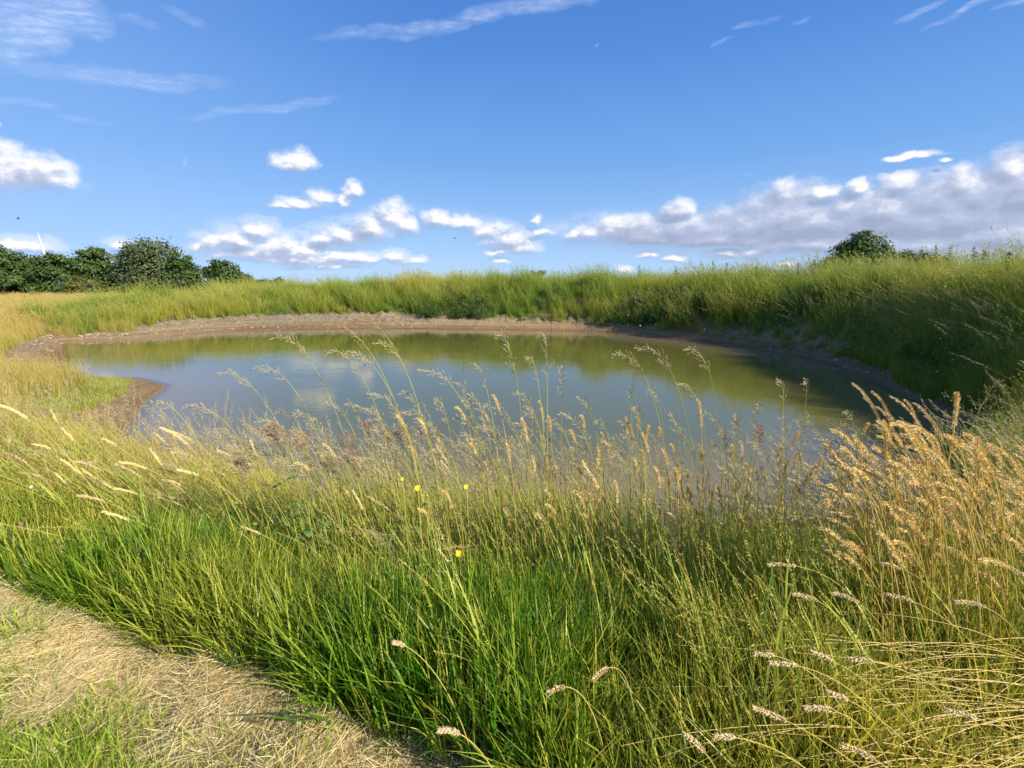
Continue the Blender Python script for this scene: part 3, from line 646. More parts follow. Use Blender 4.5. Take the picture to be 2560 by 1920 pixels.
x, y = scatter(700, -4.5, 5.5, 1.6, 4.2); k = near_mask(x, y) & (mow(x, y) > .4) & (rng.random(len(x)) < np.clip(.28 + .3 * x, .12, 1)); x, y = x[k], y[k]
strew('foxtail_grass', 'fox', x, y, 'scattered golden seed heads among the near grass', .3, yaw=(-.6, .6),
      sc=np.clip(cap_h(x, y, 150) / .65 * rng.uniform(.55, 1.1, len(x)), .4, 1.2))
def rank():
    mb = MB()
    for i in range(6):
        p = np.array([rng.normal() * .04, rng.normal() * .04, -.03]); ln = WIND + rng.normal(size=3) * .5; ln[2] = 0; ln /= np.linalg.norm(ln); h = rng.uniform(.55, .95)
        ps = arc(p, h, ln, rng.uniform(.02, .4), 9); tt = rng.random(); mb.tube(ps, np.linspace(.0019, .0007, 9), 4, tt, 0, .7)
        for q in (2, 4): l2 = unit(rng.uniform(0, 6.283)) + np.array([0, 0, .6]); mb.blade(arc(ps[q], rng.uniform(.12, .26), l2 / 1.2, rng.uniform(.3, .8), 5), .0055, np.cross(l2, (0, 0, 1)), tt, 0, .3)
        for q in range(16): f = rng.uniform(6, 8); b = int(min(f, 7)); mb.spike(ps[b] * (1 - f + b) + ps[b + 1] * (f - b), ln * .3 + np.array([0, 0, .8]) + rng.normal(size=3) * .35, .012, .0028, rng.random(), 1.0)
    return mb
lib('rank', [rank().mesh('rank_clump', M_STEM) for _ in range(6)])
x, y = scatter(3000, -4.5, 4.5, 1.1, 4.4); k = near_mask(x, y) & (mow(x, y) > .15) & ~((x > 1.35 + .1 * y) & (y > 1.5)) & (rng.random(len(x)) < (.5 + 1.0 * fbm(x, y, 1.1, 52, 3)) * np.where((x > .5) & (shore_d(x, y) < 1.3), .3, 1) * np.clip(mow(x, y) * 1.1 - .08, .10, .95)); x, y = x[k], y[k]
strew('rank_grass', 'rank', x, y, 'upright yellow green stems rising out of the lush grass', .3, yaw=(-.9, .9),
      sc=np.clip(cap_h(x, y, 190) / .85 * rng.uniform(.5, 1.1, len(x)), .35, 1.15), tiltdir=-.10 - .32 * np.clip(.3 - x, 0, 1.2))
x, y = scatter(150, -3, 3.2, 1.0, 2.6); k = near_mask(x, y) & (mow(x, y) < .9); x, y = x[k], y[k]
strew('ground_weeds', 'weed', x, y, 'small broad leaved weeds at the foot of the near grass', .1, (.25, .5), cat='weeds')
# --- right clump of ripe golden grass
x, y = scatter(560, 1.75, 4.6, 1.75, 3.9); k = near_mask(x, y) & (x > 1.35 + .35 * y * .9) ; x, y = x[k], y[k]
strew('ripe_grass', 'fox', x, y, 'thick stand of ripe golden grass at the right edge', .3, (.85, 1.15), yaw=(-.5, .5))
# --- hay and mown grass
x, y = scatter(13000, -3.6, 1.0, .7, 3.4); m = mow(x, y); pn = fbm(x, y, 1.9, 70, 3)
k = (m < .03) & inview(x, y, .3) & (rng.random(len(x)) < np.where(m > -.36, .97, np.where(pn > .12, .30, .015))) ; hx, hy = x[k], y[k]
gk = np.ones(len(hx))
for gx_, gy_, ga, gb, gd in GUL: gk = np.minimum(gk, 1 - 1.1 * np.exp(-((((hx - gx_) * math.cos(ga) + (hy - gy_) * math.sin(ga)) / .044) ** 2 + ((-(hx - gx_) * math.sin(ga) + (hy - gy_) * math.cos(ga)) / gb) ** 2)))
k = rng.random(len(hx)) < gk; hx, hy = hx[k], hy[k]; strew('cut_hay', 'hay', hx, hy, 'pale cut hay lying in a swath along the tall grass', 0.3, (.8, 1.25), tilt=.28, cat='hay', z=ground(hx, hy) + rng.uniform(-.01, .03, len(hx)))
x, y = scatter(14000, -3.6, .9, .7, 3.0); m = mow(x, y); pn = fbm(x, y, 1.9, 70, 3); k = (m < -.26) & inview(x, y, .3) & (rng.random(len(x)) < np.where(pn > .14, .10, np.clip((-m - .2) * 4, 0, 1))); x, y = x[k], y[k]
strew('mown_grass', 'short', x, y, 'short yellow green mown grass in the bottom left corner', np.clip(.2 + .5 * fbm(x, y, 1.5, 71), .002, 1), (.9, 1.5), tilt=.2)
# --- left meadow and the spit
x, y = scatter(26000, -24, -2.2, 3.6, 22); dsh = shore_d(x, y); bw_, _, _, _, th_ = zone(x, y); r_ = np.hypot(x, y)
k = inview(x, y) & (dsh > np.where(y < 6.5, .25, bw_ * .8)) & (r_ > 4.6) & (rng.random(len(x)) < np.clip(9 / r_, .25, 1)) & (dsh < 12)
spit = (x > -8.5) & (y > 5) & (y < 10.5) & (dsh < 2.0); k &= ~(spit & (rng.random(len(x)) < .93)); x, y = x[k], y[k]
print('mid', len(x)); strew('golden_meadow', 'mid', x, y, 'golden green meadow grass on the left of the pond', np.clip(.42 + .8 * fbm(x, y, .35, 80, 3), .002, 1), (.8, 1.25), yaw=(-.8, .8))
x, y = scatter(5000, -11, -4, 5, 11); dsh = shore_d(x, y); k = (dsh > .35 + .8 * (fbm(x, y, 1.2, 83) + .3) + .9 * np.clip(8.3 - y, 0, 1)) & (dsh < 2.4); x, y = x[k], y[k]
strew('spit_grass', 'short', x, y, 'low green turf on the muddy spit', .45, (1.0, 1.9), tilt=.2)
# --- far left field to the hedge
x, y = scatter(15000, -85, 12, 16, 72); dsh = shore_d(x, y); bw_, _, _, _, th_ = zone(x, y); r_ = np.hypot(x, y)
k = inview(x, y) & (dsh > bw_ + 1.0) & (th_ < -38) & (r_ < 75) & (rng.random(len(x)) < np.clip(30 / r_, .3, 1)); x, y = x[k], y[k]
print('field', len(x)); strew('hay_field', 'field', x, y, 'pale ripe field grass running back to the hedge', np.clip(.55 + .5 * fbm(x, y, .15, 85, 3), .002, 1), (.75, 1.2), yaw=(-.8, .8))
# --- raised bank round the far side and the right
x, y = scatter(46000, -22, 34, 6, 46); dsh = shore_d(x, y); bw_, _, _, cw_, th_ = zone(x, y); r_ = np.hypot(x, y)
edge = bw_ * np.interp(th_, [0, 40, 60], [1, .6, .35]) + .35 * fbm(x, y, .7, 86, 3)
k0 = inview(x, y) & (dsh > edge) & (dsh < bw_ + cw_ + 6) & (th_ > -66) & (th_ < 146)
k = k0 & (r_ > 15) & (rng.random(len(x)) < .62); x1, y1 = x[k], y[k]; d1 = dsh[k]; t1 = th_[k]
gold = .10 + 1.0 * fbm(x1, y1, .28, 87, 3) + np.interp(t1, [-66, -40, -10, 10, 40, 90, 140], [.25, .25, .05, .0, -.1, .0, .15])
sc = rng.uniform(.6, 1.2, len(x1)) * np.clip(.6 + (d1 - np.interp(t1, TH, BW)) * .5, .4, 1) * (1 + .8 * fbm(x1, y1, .8, 88, 3))
print('bank', len(x1)); strew('tall_bank_grass', 'bank', x1, y1, 'tall green grass covering the far raised bank', np.clip(gold, .002, 1), sc=sc, tilt=.10, yaw=(-.9, .9))
x, y = scatter(42000, 3.5, 24, 4, 22); dsh = shore_d(x, y); bw_, _, _, cw_, th_ = zone(x, y); r_ = np.hypot(x, y)
k = inview(x, y) & (dsh > .25 + .30 * fbm(x, y, .7, 86, 3)) & (dsh < bw_ + cw_ + 5) & (th_ < 150) & (r_ < 17.5) & (r_ > 6.0) & (rng.random(len(x)) < .8); x1, y1 = x[k], y[k]; d1 = dsh[k]
sc = rng.uniform(.75, 1.3, len(x1)) * np.clip(.6 + (d1 - bw_[k]) * .4, .4, 1) * (1 + .6 * fbm(x1, y1, .7, 88, 3))
print('bankfine', len(x1)); strew('right_bank_grass', 'bankfine', x1, y1, 'tall seeding grass on the shaded right bank', np.clip(.12 + .9 * fbm(x1, y1, .35, 87, 3) + .2 * np.clip(d1 - 4, 0, 1), .002, 1), sc=sc, tilt=.10, yaw=(-.7, .7))
x, y = scatter(16000, -6, 24, 5, 34); dsh = shore_d(x, y); bw_, _, _, cw_, th_ = zone(x, y)
k = inview(x, y) & (dsh > bw_ * .8) & (dsh < bw_ + cw_ * .6) & (th_ > -12) & (th_ < 112) & (fbm(x, y, .4, 90, 3) + .18 * np.clip((th_ - 20) / 30, 0, 1) > .14); x, y = x[k], y[k]
print('weed', len(x)); strew('bank_weeds', 'weed', x, y, 'dark leafy weeds between the grasses of the bank', .08, (.6, 1.3), cat='weeds')

# ------------------------------------------------------------------ single things
# --- trees
M_BARK = plain('bark', (0.10, 0.08, 0.06), 0.9, 0.1, (0.17, 0.14, 0.10), 6)
M_TREE = leafy('dark_tree_leaves', (0.030, 0.070, 0.016), (0.085, 0.140, 0.030), (0.10, 0.15, 0.035), 0.25, 0.5, 0.3, inst=False)
M_TREE2 = leafy('grey_green_tree_leaves', (0.050, 0.085, 0.030), (0.125, 0.165, 0.070), (0.13, 0.16, 0.06), 0.25, 0.5, 0.3, inst=False)
M_TREE3 = leafy('olive_bush_leaves', (0.075, 0.090, 0.018), (0.150, 0.165, 0.035), (0.17, 0.16, 0.05), 0.25, 0.5, 0.3, inst=False)
def tree(name, label, blobs, D, group=None, mat=None, leaf=.17, dens=1.0, cat='tree', ncl=34, foot=None, skew=0.0):
    """blobs: lobes of the crown (X, Y, rx, ry) as seen, D their distance"""
    mat = mat or M_TREE; px = D / FPX * 1024 / 2212 * 1.02
    cs = [at_y(X, Y, D) for X, Y, _, _ in blobs]; bx = float(np.mean([c.x for c in cs])); bz = gz(bx, D)
    root = empty(name, (bx, D, bz), label, cat, group)
    mb = MB(); LP, LN, LS = [], [], []; tips = []
    for (X, Y, rx, ry), c in zip(blobs, cs):
        rx, ry = rx * px, ry * px; rd = min(max(rx, ry) * .9, 3.2); c = np.array([c.x - bx, 0, c.z - bz])
        nc = int(ncl * (rx * ry / 4) ** .6 + 8)
        for q in range(nc):
            d = rng.normal(size=3); d /= np.linalg.norm(d); rr = rng.uniform(.55, 1.0)
            cc = c + d * np.array([rx, rd, ry]) * rr; cc[0] += skew * (cc[2] - c[2])
            if cc[2] < .15: cc[2] = rng.uniform(.15, .8)
            tips.append(cc); k = int(rng.uniform(45, 75) * dens); sz = rng.uniform(.28, .55) * max(.5, min(1.2, rx / 2.5))
            o = rng.normal(size=(k, 3)) * sz * np.array([1, 1, .62]); LP.append(cc + o)
            nn_ = o / (np.linalg.norm(o, axis=1)[:, None] + 1e-6) * .7 + d * .6 + rng.normal(size=(k, 3)) * .55 + np.array([0, 0, .35]); LN.append(nn_ / np.linalg.norm(nn_, axis=1)[:, None])
            LS.append(rng.uniform(.55, 1.3, k) * leaf)
    LP, LN, LS = np.concatenate(LP), np.concatenate(LN), np.concatenate(LS); LP[:, 2] = np.abs(LP[:, 2])
    mb.leafquads(LP, LN, LS, np.clip(rng.normal(.5, .25, len(LP)), 0, 1), .5, .55); mb.obj('crown', mat, root)
    tb = MB(); h = max(np.max(LP[:, 2]) * .75, .5); r0 = .03 + h * .028; top = np.array([skew * h * .5, 0, h])
    tb.tube([np.array([0, 0, -.2]), top * .35 + rng.normal(size=3) * .05, top * .7 + rng.normal(size=3) * .1, top], np.array([r0, r0 * .8, r0 * .5, r0 * .15]), 7)
    for q in tips[::3]:
        f = rng.uniform(.2, .7); a = top * f; mid = (a + q) / 2 + np.array([0, 0, -.1 * h * rng.random()]); tb.tube([a, mid, q], np.array([r0 * .35, r0 * .2, r0 * .06]), 5)
    tb.obj('trunk', M_BARK, root, smooth=True); return root
HG = 'trees of the hedge line beyond the field'
tree('hedge_tree', 'dense dark tree cut by the left edge of the photo', [(-60,570,60,50),(0,560,34,32),(10,605,44,34),(-50,620,70,30)], 58, HG)
tree('hedge_tree', 'dark rounded tree just left of the white turbine blade', [(55,575,34,28),(50,610,40,32),(80,596,24,26)], 60, HG)
tree('hedge_tree', 'dark tree whose top hides the foot of the turbine blade', [(115,572,30,26),(120,606,42,34),(90,618,26,22)], 57, HG)
tree('hedge_tree', 'tree with a ragged tufted top above the olive bush', [(190,552,19,20),(178,575,36,22),(200,585,40,30),(185,612,44,26),(214,546,6,8)], 59, HG)
tree('hedge_tree', 'grey green tree between the tufted tree and the tall round tree', [(245,570,32,24),(250,605,38,32),(225,600,26,26)], 61, HG, M_TREE2)
tree('hedge_tree', 'tallest round tree of the hedge with sky showing through its crown', [(318,545,46,26),(345,552,44,28),(290,560,30,24),(320,590,56,30),(350,605,60,28),(300,612,48,24)], 58, HG, M_TREE2, dens=.72)
tree('hedge_tree', 'dark tree leaning against the right side of the tallest round tree', [(392,568,22,20),(405,596,30,28),(385,612,36,24),(420,620,16,16)], 57, HG)
tree('hedge_tree', 'small separate tree with spiky top right of the gap', [(482,582,26,18),(486,600,34,18),(460,590,20,14),(500,596,22,16)], 60, HG)
tree('hedge_bush', 'low olive green bush at the foot of the tufted tree', [(170,618,34,18),(195,624,30,14)], 55, 'low bushes along the hedge', M_TREE3, .13, cat='bush')
tree('hedge_bush', 'low green bush filling the gap between the round tree and the spiky tree', [(436,618,26,10),(455,612,20,10)], 58, 'low bushes along the hedge', M_TREE3, .13, cat='bush')
tree('hedge_bush', 'bush with twiggy top right of the small spiky tree', [(520,605,22,12),(535,602,10,10),(505,615,24,10)], 60, 'low bushes along the hedge', None, .13, cat='bush')
tree('hedge_bush', 'lowest bush where the hedge runs behind the grassy bank', [(560,611,24,6),(580,613,20,5)], 62, 'low bushes along the hedge', None, .12, cat='bush')
tree('distant_bush', 'tiny bush on the skyline just left of the far bank', [(604,606,8,6)], 64, None, None, .11, cat='bush', ncl=10)
tree('distant_bush', 'tiny dark bush top showing over the middle of the far bank', [(1160,592,17,6)], 60, None, None, .11, cat='bush', ncl=10)
tree('windswept_tree', 'windswept dark tree rising behind the right bank', [(1860,517,24,18),(1838,535,30,16),(1880,535,34,20),(1850,555,56,22),(1820,565,30,14),(1905,552,24,18),(1800,575,36,14),(1840,585,70,18),(1900,580,50,18)], 42, None, None, .12, 1.1, ncl=40, skew=.1)
tree('hedge_tree', 'low dark tree top right of the windswept tree behind the bank', [(1960,556,16,8),(1990,560,30,14),(1960,580,50,20),(2010,575,40,20)], 44, None, None, .12)

# --- wind turbine behind the hedge
M_WHITE = plain('white_paint', (0.80, 0.80, 0.80), 0.35, 0.4)
D = 700.; hub = at_y(101, 562, D); tip = at_y(82, 502, D); bl = (tip - hub).length
t = empty('wind_turbine', (hub.x, D, 0), 'white wind turbine with one blade rising above the left hedge', 'wind turbine')
mb = MB(); mb.tube([(0, 2.2, -3), (0, 2.2, hub.z * .5), (0, 2.2, hub.z - 1)], np.array([2.2, 1.7, 1.2]), 20); mb.obj('tower', M_WHITE, t, smooth=True)
mb = MB(); mb.tube([(0, -1.2, hub.z), (0, 0, hub.z), (0, 6, hub.z)], np.array([.9, 1.7, 1.5]), 14); mb.obj('nacelle', M_WHITE, t, smooth=True)
a0 = math.atan2(tip.x - hub.x, tip.z - hub.z)
for q in range(3):
    a = a0 + q * 2.0944; d = np.array([math.sin(a), 0, math.cos(a)]); sd_ = np.array([math.cos(a), 0, -math.sin(a)]); mb = MB()
    f = np.array([0, .05, .14, .22, .5, .8, 1.0]); wd_ = np.array([1.0, 1.0, 1.7, 2.1, 1.5, .95, .25]); th_ = np.array([1.0, .9, .6, .42, .28, .16, .05])
    ring = [np.array([0, -.8, hub.z]) + d * bl * f[:, None] + sd_ * (math.cos(u) * wd_)[:, None] + np.array([0, 1, 0]) * (math.sin(u) * th_)[:, None] for u in np.arange(8) / 8 * 6.2832]
    V = np.stack(ring, 1).reshape(-1, 3); b = mb._add(V, .5, .5)
    for i in range(6):
        for j in range(8): mb.Q.append((i * 8 + j, i * 8 + (j + 1) % 8, (i + 1) * 8 + (j + 1) % 8, (i + 1) * 8 + j))
    mb.obj('blade', M_WHITE, t, smooth=True)

# --- two birds
M_BIRD = plain('dark_feathers', (0.03, 0.03, 0.035), 0.7)
def bird(X, Y, D, label, rz, flap):
    p = at_y(X, Y, D); b = empty('bird', p, label, 'bird', 'small dark birds in the sky'); b.rotation_euler = (0, 0, rz)
    mb = MB(); mb.tube([(-.10, 0, 0), (-.06, 0, .005), (0, 0, 0), (.06, 0, .01), (.085, 0, .015), (.11, 0, .012)], np.array([.008, .018, .026, .018, .016, .003]), 8)
    mb.blade([(-.08, 0, 0), (-.13, 0, .0), (-.17, 0, .0)], .05, (0, 1, 0), wid=[.4, .8, 1]); mb.obj('body', M_BIRD, b, smooth=True)
    for s_ in (-1, 1):
        mb = MB(); mb.blade([(0.02, s_ * .02, .01), (.03, s_ * .09, flap * .5), (-.02, s_ * .16, flap * .9), (-.08, s_ * .22, flap)], .075, (1, 0, 0), wid=[.9, 1, .7, .1]); mb.obj('wing', M_BIRD, b)
bird(39, 473, 42, 'tiny dark bird flying above the left hedge', 1.2, .16)
bird(982, 514, 46, 'tiny dark bird over the middle of the far bank', .4, -.08)

# --- stones on the shores
M_STONE = plain('pale_stone', (0.24, 0.19, 0.13), 0.9, 0.12, (0.46, 0.40, 0.29), 9)
def stone_mesh():
    import bmesh
    bm = bmesh.new(); bmesh.ops.create_icosphere(bm, subdivisions=2, radius=1.0); sx, sy, sz_ = rng.uniform(.7, 1.3), rng.uniform(.6, 1.0), rng.uniform(.35, .6); o = rng.uniform(0, 50)
    for v in bm.verts:
        k = 1 + .55 * float(vnoise(v.co.x + o, v.co.y + o + v.co.z * 2, 1.3, 5)); v.co = Vector((v.co.x * sx * k, v.co.y * sy * k, v.co.z * sz_ * k))
    me = bpy.data.meshes.new('stone'); bm.to_mesh(me); bm.free(); me.materials.append(M_STONE); return me
SM = [stone_mesh() for _ in range(6)]
def stone(X, Y, r, label, group):
    p = at_z(X, Y, ZW + .15)
    dr_ = ray(X, Y)
    for q in np.arange(7, 40, .15):
        p = Vector((0, 0, CAMZ)) + dr_ * (q / dr_.y)
        if p.z < gz(p.x, p.y) + r * .15: break
    o = bpy.data.objects.new('stone', SM[rng.integers(6)]); COL.objects.link(o); o.location = p; o.scale = (r, r, r); o.rotation_euler = (0, 0, rng.uniform(0, 6.28)); tag(o, label, 'stone', group)
for i in range(26):
    X = rng.uniform(60, 300); stone(X, np.interp(X, [60, 180, 300], [722, 727, 716]) + rng.uniform(-5, 6), rng.uniform(.04, .10), 'one of the pale stones scattered on the mud at the far left shore', 'pale stones on the far left shore')
for i in range(36):
    X = rng.uniform(300, 1050); stone(X, np.interp(X, [300, 600, 1050], [706, 699, 700]) + rng.normal() * 7, rng.uniform(.03, .10), 'one of the stones strewn along the foot of the far bank', 'stones along the far shore')
for i in range(44):
    f = rng.random(); X = 1700 + 420 * f; stone(X, np.interp(X, [1700, 1900, 2000, 2120], [757, 805, 840, 890]) + rng.uniform(-14, 12), rng.uniform(.025, .06), 'one of the shaded stones on the dark right shore', 'shaded stones on the right shore')
stone(1772, 786, .09, 'palest stone at the waterline of the shaded right shore', None); stone(1868, 806, .08, 'pale stone above the dark clod on the right shore', None)
stone(1806, 778, .10, 'larger rounded stone a step above the dark right waterline', None)

for i_ in (1,):
    px_, py_ = scatter(60000, -20, 16, 6, 30); d_ = shore_d(px_, py_); b_, _, _, _, t_ = zone(px_, py_)
    k = inview(px_, py_) & (d_ > .05) & (d_ < b_ + .3) & (t_ > -75) & (t_ < 140) & (rng.random(len(px_)) < .15 + .8 * np.clip(d_ / b_, 0, 1) * np.interp(t_, [-75, -40, 10, 50, 140], [.6, 1, .7, .4, .6])); px_, py_ = px_[k], py_[k]
    pm_ = []
    for q in range(4):
        c_ = SM[q].copy(); v_ = np.zeros(len(c_.vertices) * 3, np.float32); c_.vertices.foreach_get('co', v_); c_.vertices.foreach_set('co', v_ * .045); pm_.append(c_)
    lib('pebble', pm_); strew('shore_gravel', 'pebble', px_, py_, 'loose gravel and clods strewn over the bare shore', .3, cat='gravel', sc=.22 + 1.1 * rng.random(len(px_)) ** 3)
qx, qy = scatter(9000, 4, 22, 5, 24); d_ = shore_d(qx, qy); b_, _, _, c_, t_ = zone(qx, qy); k = inview(qx, qy) & (d_ > b_) & (d_ < b_ + c_ + 1.5) & (t_ > 15) & (t_ < 140); qx, qy = qx[k], qy[k]
k = rng.random(len(qx)) < .55; qx, qy = qx[k], qy[k]; strew('bank_oat_grass', 'oat', qx, qy, 'pale seeding stalks sprinkled over the right bank', .3, (1.1, 1.75), yaw=(-.9, .9), tilt=.2)
# --- white daisies on the shaded bank
M_PETAL = plain('white_petals', (0.80, 0.80, 0.76), 0.6); M_YEL = plain('yellow_petals', (0.80, 0.66, 0.02), 0.45, 0.3); M_PINK = plain('pink_petals', (0.45, 0.10, 0.22), 0.6)
def daisy_parts(root, r, h, petal, core, nP=9, up=.1):
    st = MB(); st.tube([(0, 0, -h), (.01, 0, -h * .5), (0, 0, 0)], .0012 + r * .03, 4); st.obj('stem', M_STEM, root)
    pm = MB()
    for q in range(nP):
        a = q / nP * 6.283; d = unit(a); pm.blade([d * r * .2, d * r * .6 + np.array([0, 0, r * up]), d * r + np.array([0, 0, r * up * 2.2])], r * (5.2 / nP), np.cross(d, (0, 0, 1)), wid=[.5, 1, .55])
    pm.obj('petals', petal, root)
    cm = MB(); cm.tube([(0, 0, -.1 * r), (0, 0, .1 * r), (0, 0, .2 * r)], np.array([.25, .28, .1]) * r, 8); cm.obj('flower_centre', core, root)
d0 = None
for i in range(46):
    X = rng.uniform(1330, 2120); top = np.interp(X, [1330, 1700, 2120], [640, 655, 700]); bot = np.interp(X, [1330, 1700, 2120], [700, 725, 830]); Y = rng.uniform(top, bot)
    p = at_y(X, Y, 16)
    for dist in np.arange(6, 34, .1):
        p = at_y(X, Y, dist)
        if p.z < gz(p.x, p.y) + .55: break
    if d0 is None:
        d0 = empty('daisy', p, 'one of the white daisies dotting the shaded right bank', 'flower', 'white daisies on the shaded bank'); daisy_parts(d0, .03, .5, M_PETAL, M_YEL); d0.rotation_euler = (.8, 0, 0)
    else: c = copy_tree(d0, p, rng.uniform(-1, 1), rng.uniform(.35, .75)); c.rotation_euler = (rng.uniform(.5, 1), rng.uniform(-.4, .4), 0)

# --- single stalks before the water
SG = {'oat': 'tall oat grass stalks against the pond', 'brown': 'brown headed grass stalks against the pond', 'fox': 'golden seed heads in the middle', 'gold': 'golden seed heads at the right edge', 'cream': 'drooping cream seed heads at lower right', 'left': 'pale seed heads leaning on the left'}
def stalk(kind, X, Y, D, label, head, lean=.28, nod=.2, base=None, leaf=True, thick=1.0, dep=0.15):
    """a grass stalk whose tip stands at X, Y at distance D; lean is how far the foot is to the right"""
    T = np.array(at_y(X, Y, D)); bx, by = T[0] + lean, D + rng.normal() * .08 + dep
    if base is not None: bx, by = base
    bz = gz(bx, by) - .02; H = T[2] - bz; B = np.array([bx, by, bz]); T = T - B
    root = empty(kind[1], tuple(B), label, 'grass', kind[2])
    c1 = np.array([T[0] * .12, T[1] * .1, H * .5]); c2 = np.array([T[0] * (.62 - nod * .4), T[1] * .6, H * (.92 + nod * .35)])
    t = np.linspace(0, 1, 26)[:, None]; ps = (1 - t) ** 3 * 0 + 3 * (1 - t) ** 2 * t * c1 + 3 * (1 - t) * t * t * c2 + t ** 3 * T
    L = np.concatenate([[0], np.cumsum(np.linalg.norm(np.diff(ps, axis=0), axis=1))]); f = np.clip(1 - head / L[-1], .3, .95)
    s0 = np.interp(f * L[-1], L, t[:, 0]); tt = np.linspace(s0, 1, 14)[:, None]
    hp = 3 * (1 - tt) ** 2 * tt * c1 + 3 * (1 - tt) * tt * tt * c2 + tt ** 3 * T
    st = MB(); st.tube(ps, np.interp(t[:, 0], [0, 1], [.0020, .0009]) * max(thick, .8), 5, rng.random(), .0, .8)
    q = ps[7]; st.tube([ps[6], q, ps[8]], .0024 * thick, 6, .8, .2, .3); st.obj('stem', M_STRAW if kind[0] in ('fox', 'gold', 'cream') else M_STEM, root)
    if leaf:
        lf = MB(); l2 = unit(rng.uniform(0, 6.28)); lf.blade(arc(ps[6], rng.uniform(.12, .22), l2, rng.uniform(.5, 1.1), 7), .005, np.cross(l2, (0, 0, 1)), rng.random(), 0, .4); lf.obj('leaf', M_STEM, root)
    hd = MB()
    if kind[0] == 'oat': panicle(hd, hp, 34, head, .050 * head / .18 + .012, .0034, .0115, flop=.42); hd.obj('seed_head', M_OAT, root)
    elif kind[0] == 'brown': panicle(hd, hp, 42, head, .040, .0036, .0115, flop=.38); hd.obj('seed_head', M_BRN, root)
    elif kind[0] == 'fluff': panicle(hd, hp, 110, head, .050, .0018, .0050, flop=.6); hd.obj('seed_head', M_FLUFF, root)
    else: brush(hd, hp, .0115 * thick, int(110 + 900 * head), .0085, .0024); hd.obj('seed_head', M_GOLD if kind[0] in ('fox', 'gold') else M_CREAM, root)
    return root
K_OAT = ('oat', 'oat_grass_stalk', None); K_BR = ('brown', 'oat_grass_stalk', None)
for X, Y, D, hd_, ln, lab in [
 (590,730,2.0,.20,.34,'tall oat grass stalk leaning far left, first to cross the far shore'),
 (470,808,2.1,.16,.34,'oat grass stalk leaning left above the left half of the pond'),
 (555,797,2.2,.15,.30,'slender oat grass stalk beside the leftmost leaning one'),
 (745,765,1.9,.14,.32,'oat grass stalk with a hooked pale top left of the middle'),
 (812,742,2.1,.15,.26,'oat grass stalk with open branches pointing up left of the middle'),
 (710,760,2.0,.20,.26,'dense greenish oat grass head bending left by the hooked one'),
 (865,850,2.2,.16,.22,'short oat grass stalk standing behind the white cloud reflection'),
 (905,802,2.0,.18,.40,'oat grass stalk with a nearly level head over the blue water'),
 (1020,790,2.1,.15,.16,'upright oat grass stalk with a narrow head in the middle'),
 (985,830,2.2,.14,.14,'narrow oat grass stalk left of the two tallest middle ones'),
 (1075,725,1.9,.22,.16,'tallest oat grass stalk of the middle, head against green reflection'),
 (1177,727,1.9,.20,.03,'straight upright oat grass stalk with tiered open branches'),
 (1140,775,2.0,.15,.12,'oat grass stalk close against the straight upright one'),
 (1213,800,2.1,.16,.02,'thin dark oat grass spike right of the straight upright one'),
 (1325,768,1.9,.20,.40,'oat grass stalk arching left with a smooth drooping head'),
 (1378,753,1.9,.20,.38,'highest of the arching oat grass stalks right of the middle'),
 (1482,757,2.0,.22,.36,'long headed oat grass stalk arching left near the right half'),
 (1465,830,2.1,.16,.30,'oat grass stalk tucked below the long headed arching one'),
 (1400,845,2.2,.14,.22,'short oat grass stalk under the highest arching one'),
 (1683,824,2.0,.14,.10,'oat grass stalk with a double hanging head at right'),
 (1738,825,2.1,.10,.14,'thin hooked oat grass stalk alone against the water at right'),
 (1640,878,2.1,.12,.04,'faint oat grass stalk left of the double hanging head'),
 (1590,900,2.2,.12,.08,'small oat grass stalk between the golden heads at right'),
 (1560,930,2.2,.14,.10,'oat grass stalk rising just right of a golden head'),
 (2160,830,1.7,.20,.05,'dark dense grass head at the right edge below the shaded shore'),
 (2195,900,1.7,.20,.05,'second dark grass head hanging at the right edge'),
 (330,870,2.0,.10,.30,'faint oat grass stalk beside the muddy spit'),
 (400,880,2.1,.13,.34,'thin oat grass stalk whose head lies over the spit edge'),
 (600,890,2.2,.10,.12,'small dark oat grass tip standing before the cloud reflection'),
 ]: stalk(K_OAT, X, Y, D, lab, hd_, ln, .35)
for i in range(100):
    X = 430 + 1500 * rng.random(); Y = np.interp(X, [430, 600, 1100, 1500, 1930], [900, 850, 830, 850, 900]) + rng.random() * 170
    o_ = stalk(('oat', 'oat_grass_stalk', 'slender oat grass stalks before the pond'), X, Y, rng.uniform(1.75, 2.3), 'one of the many slender oat grass stalks crowding before the pond water', rng.uniform(.12, .19), rng.uniform(.08, .34), rng.uniform(.1, .35), thick=rng.uniform(.8, 1.15), leaf=rng.random() < .6)
stalk(K_BR, 683, 709, 1.8, 'dark brown oat grass head arching highest, before the far mud', .24, .42, .5)
stalk(K_BR, 738, 704, 1.85, 'second dark brown arching oat grass head, just right of the highest', .20, .40, .6)
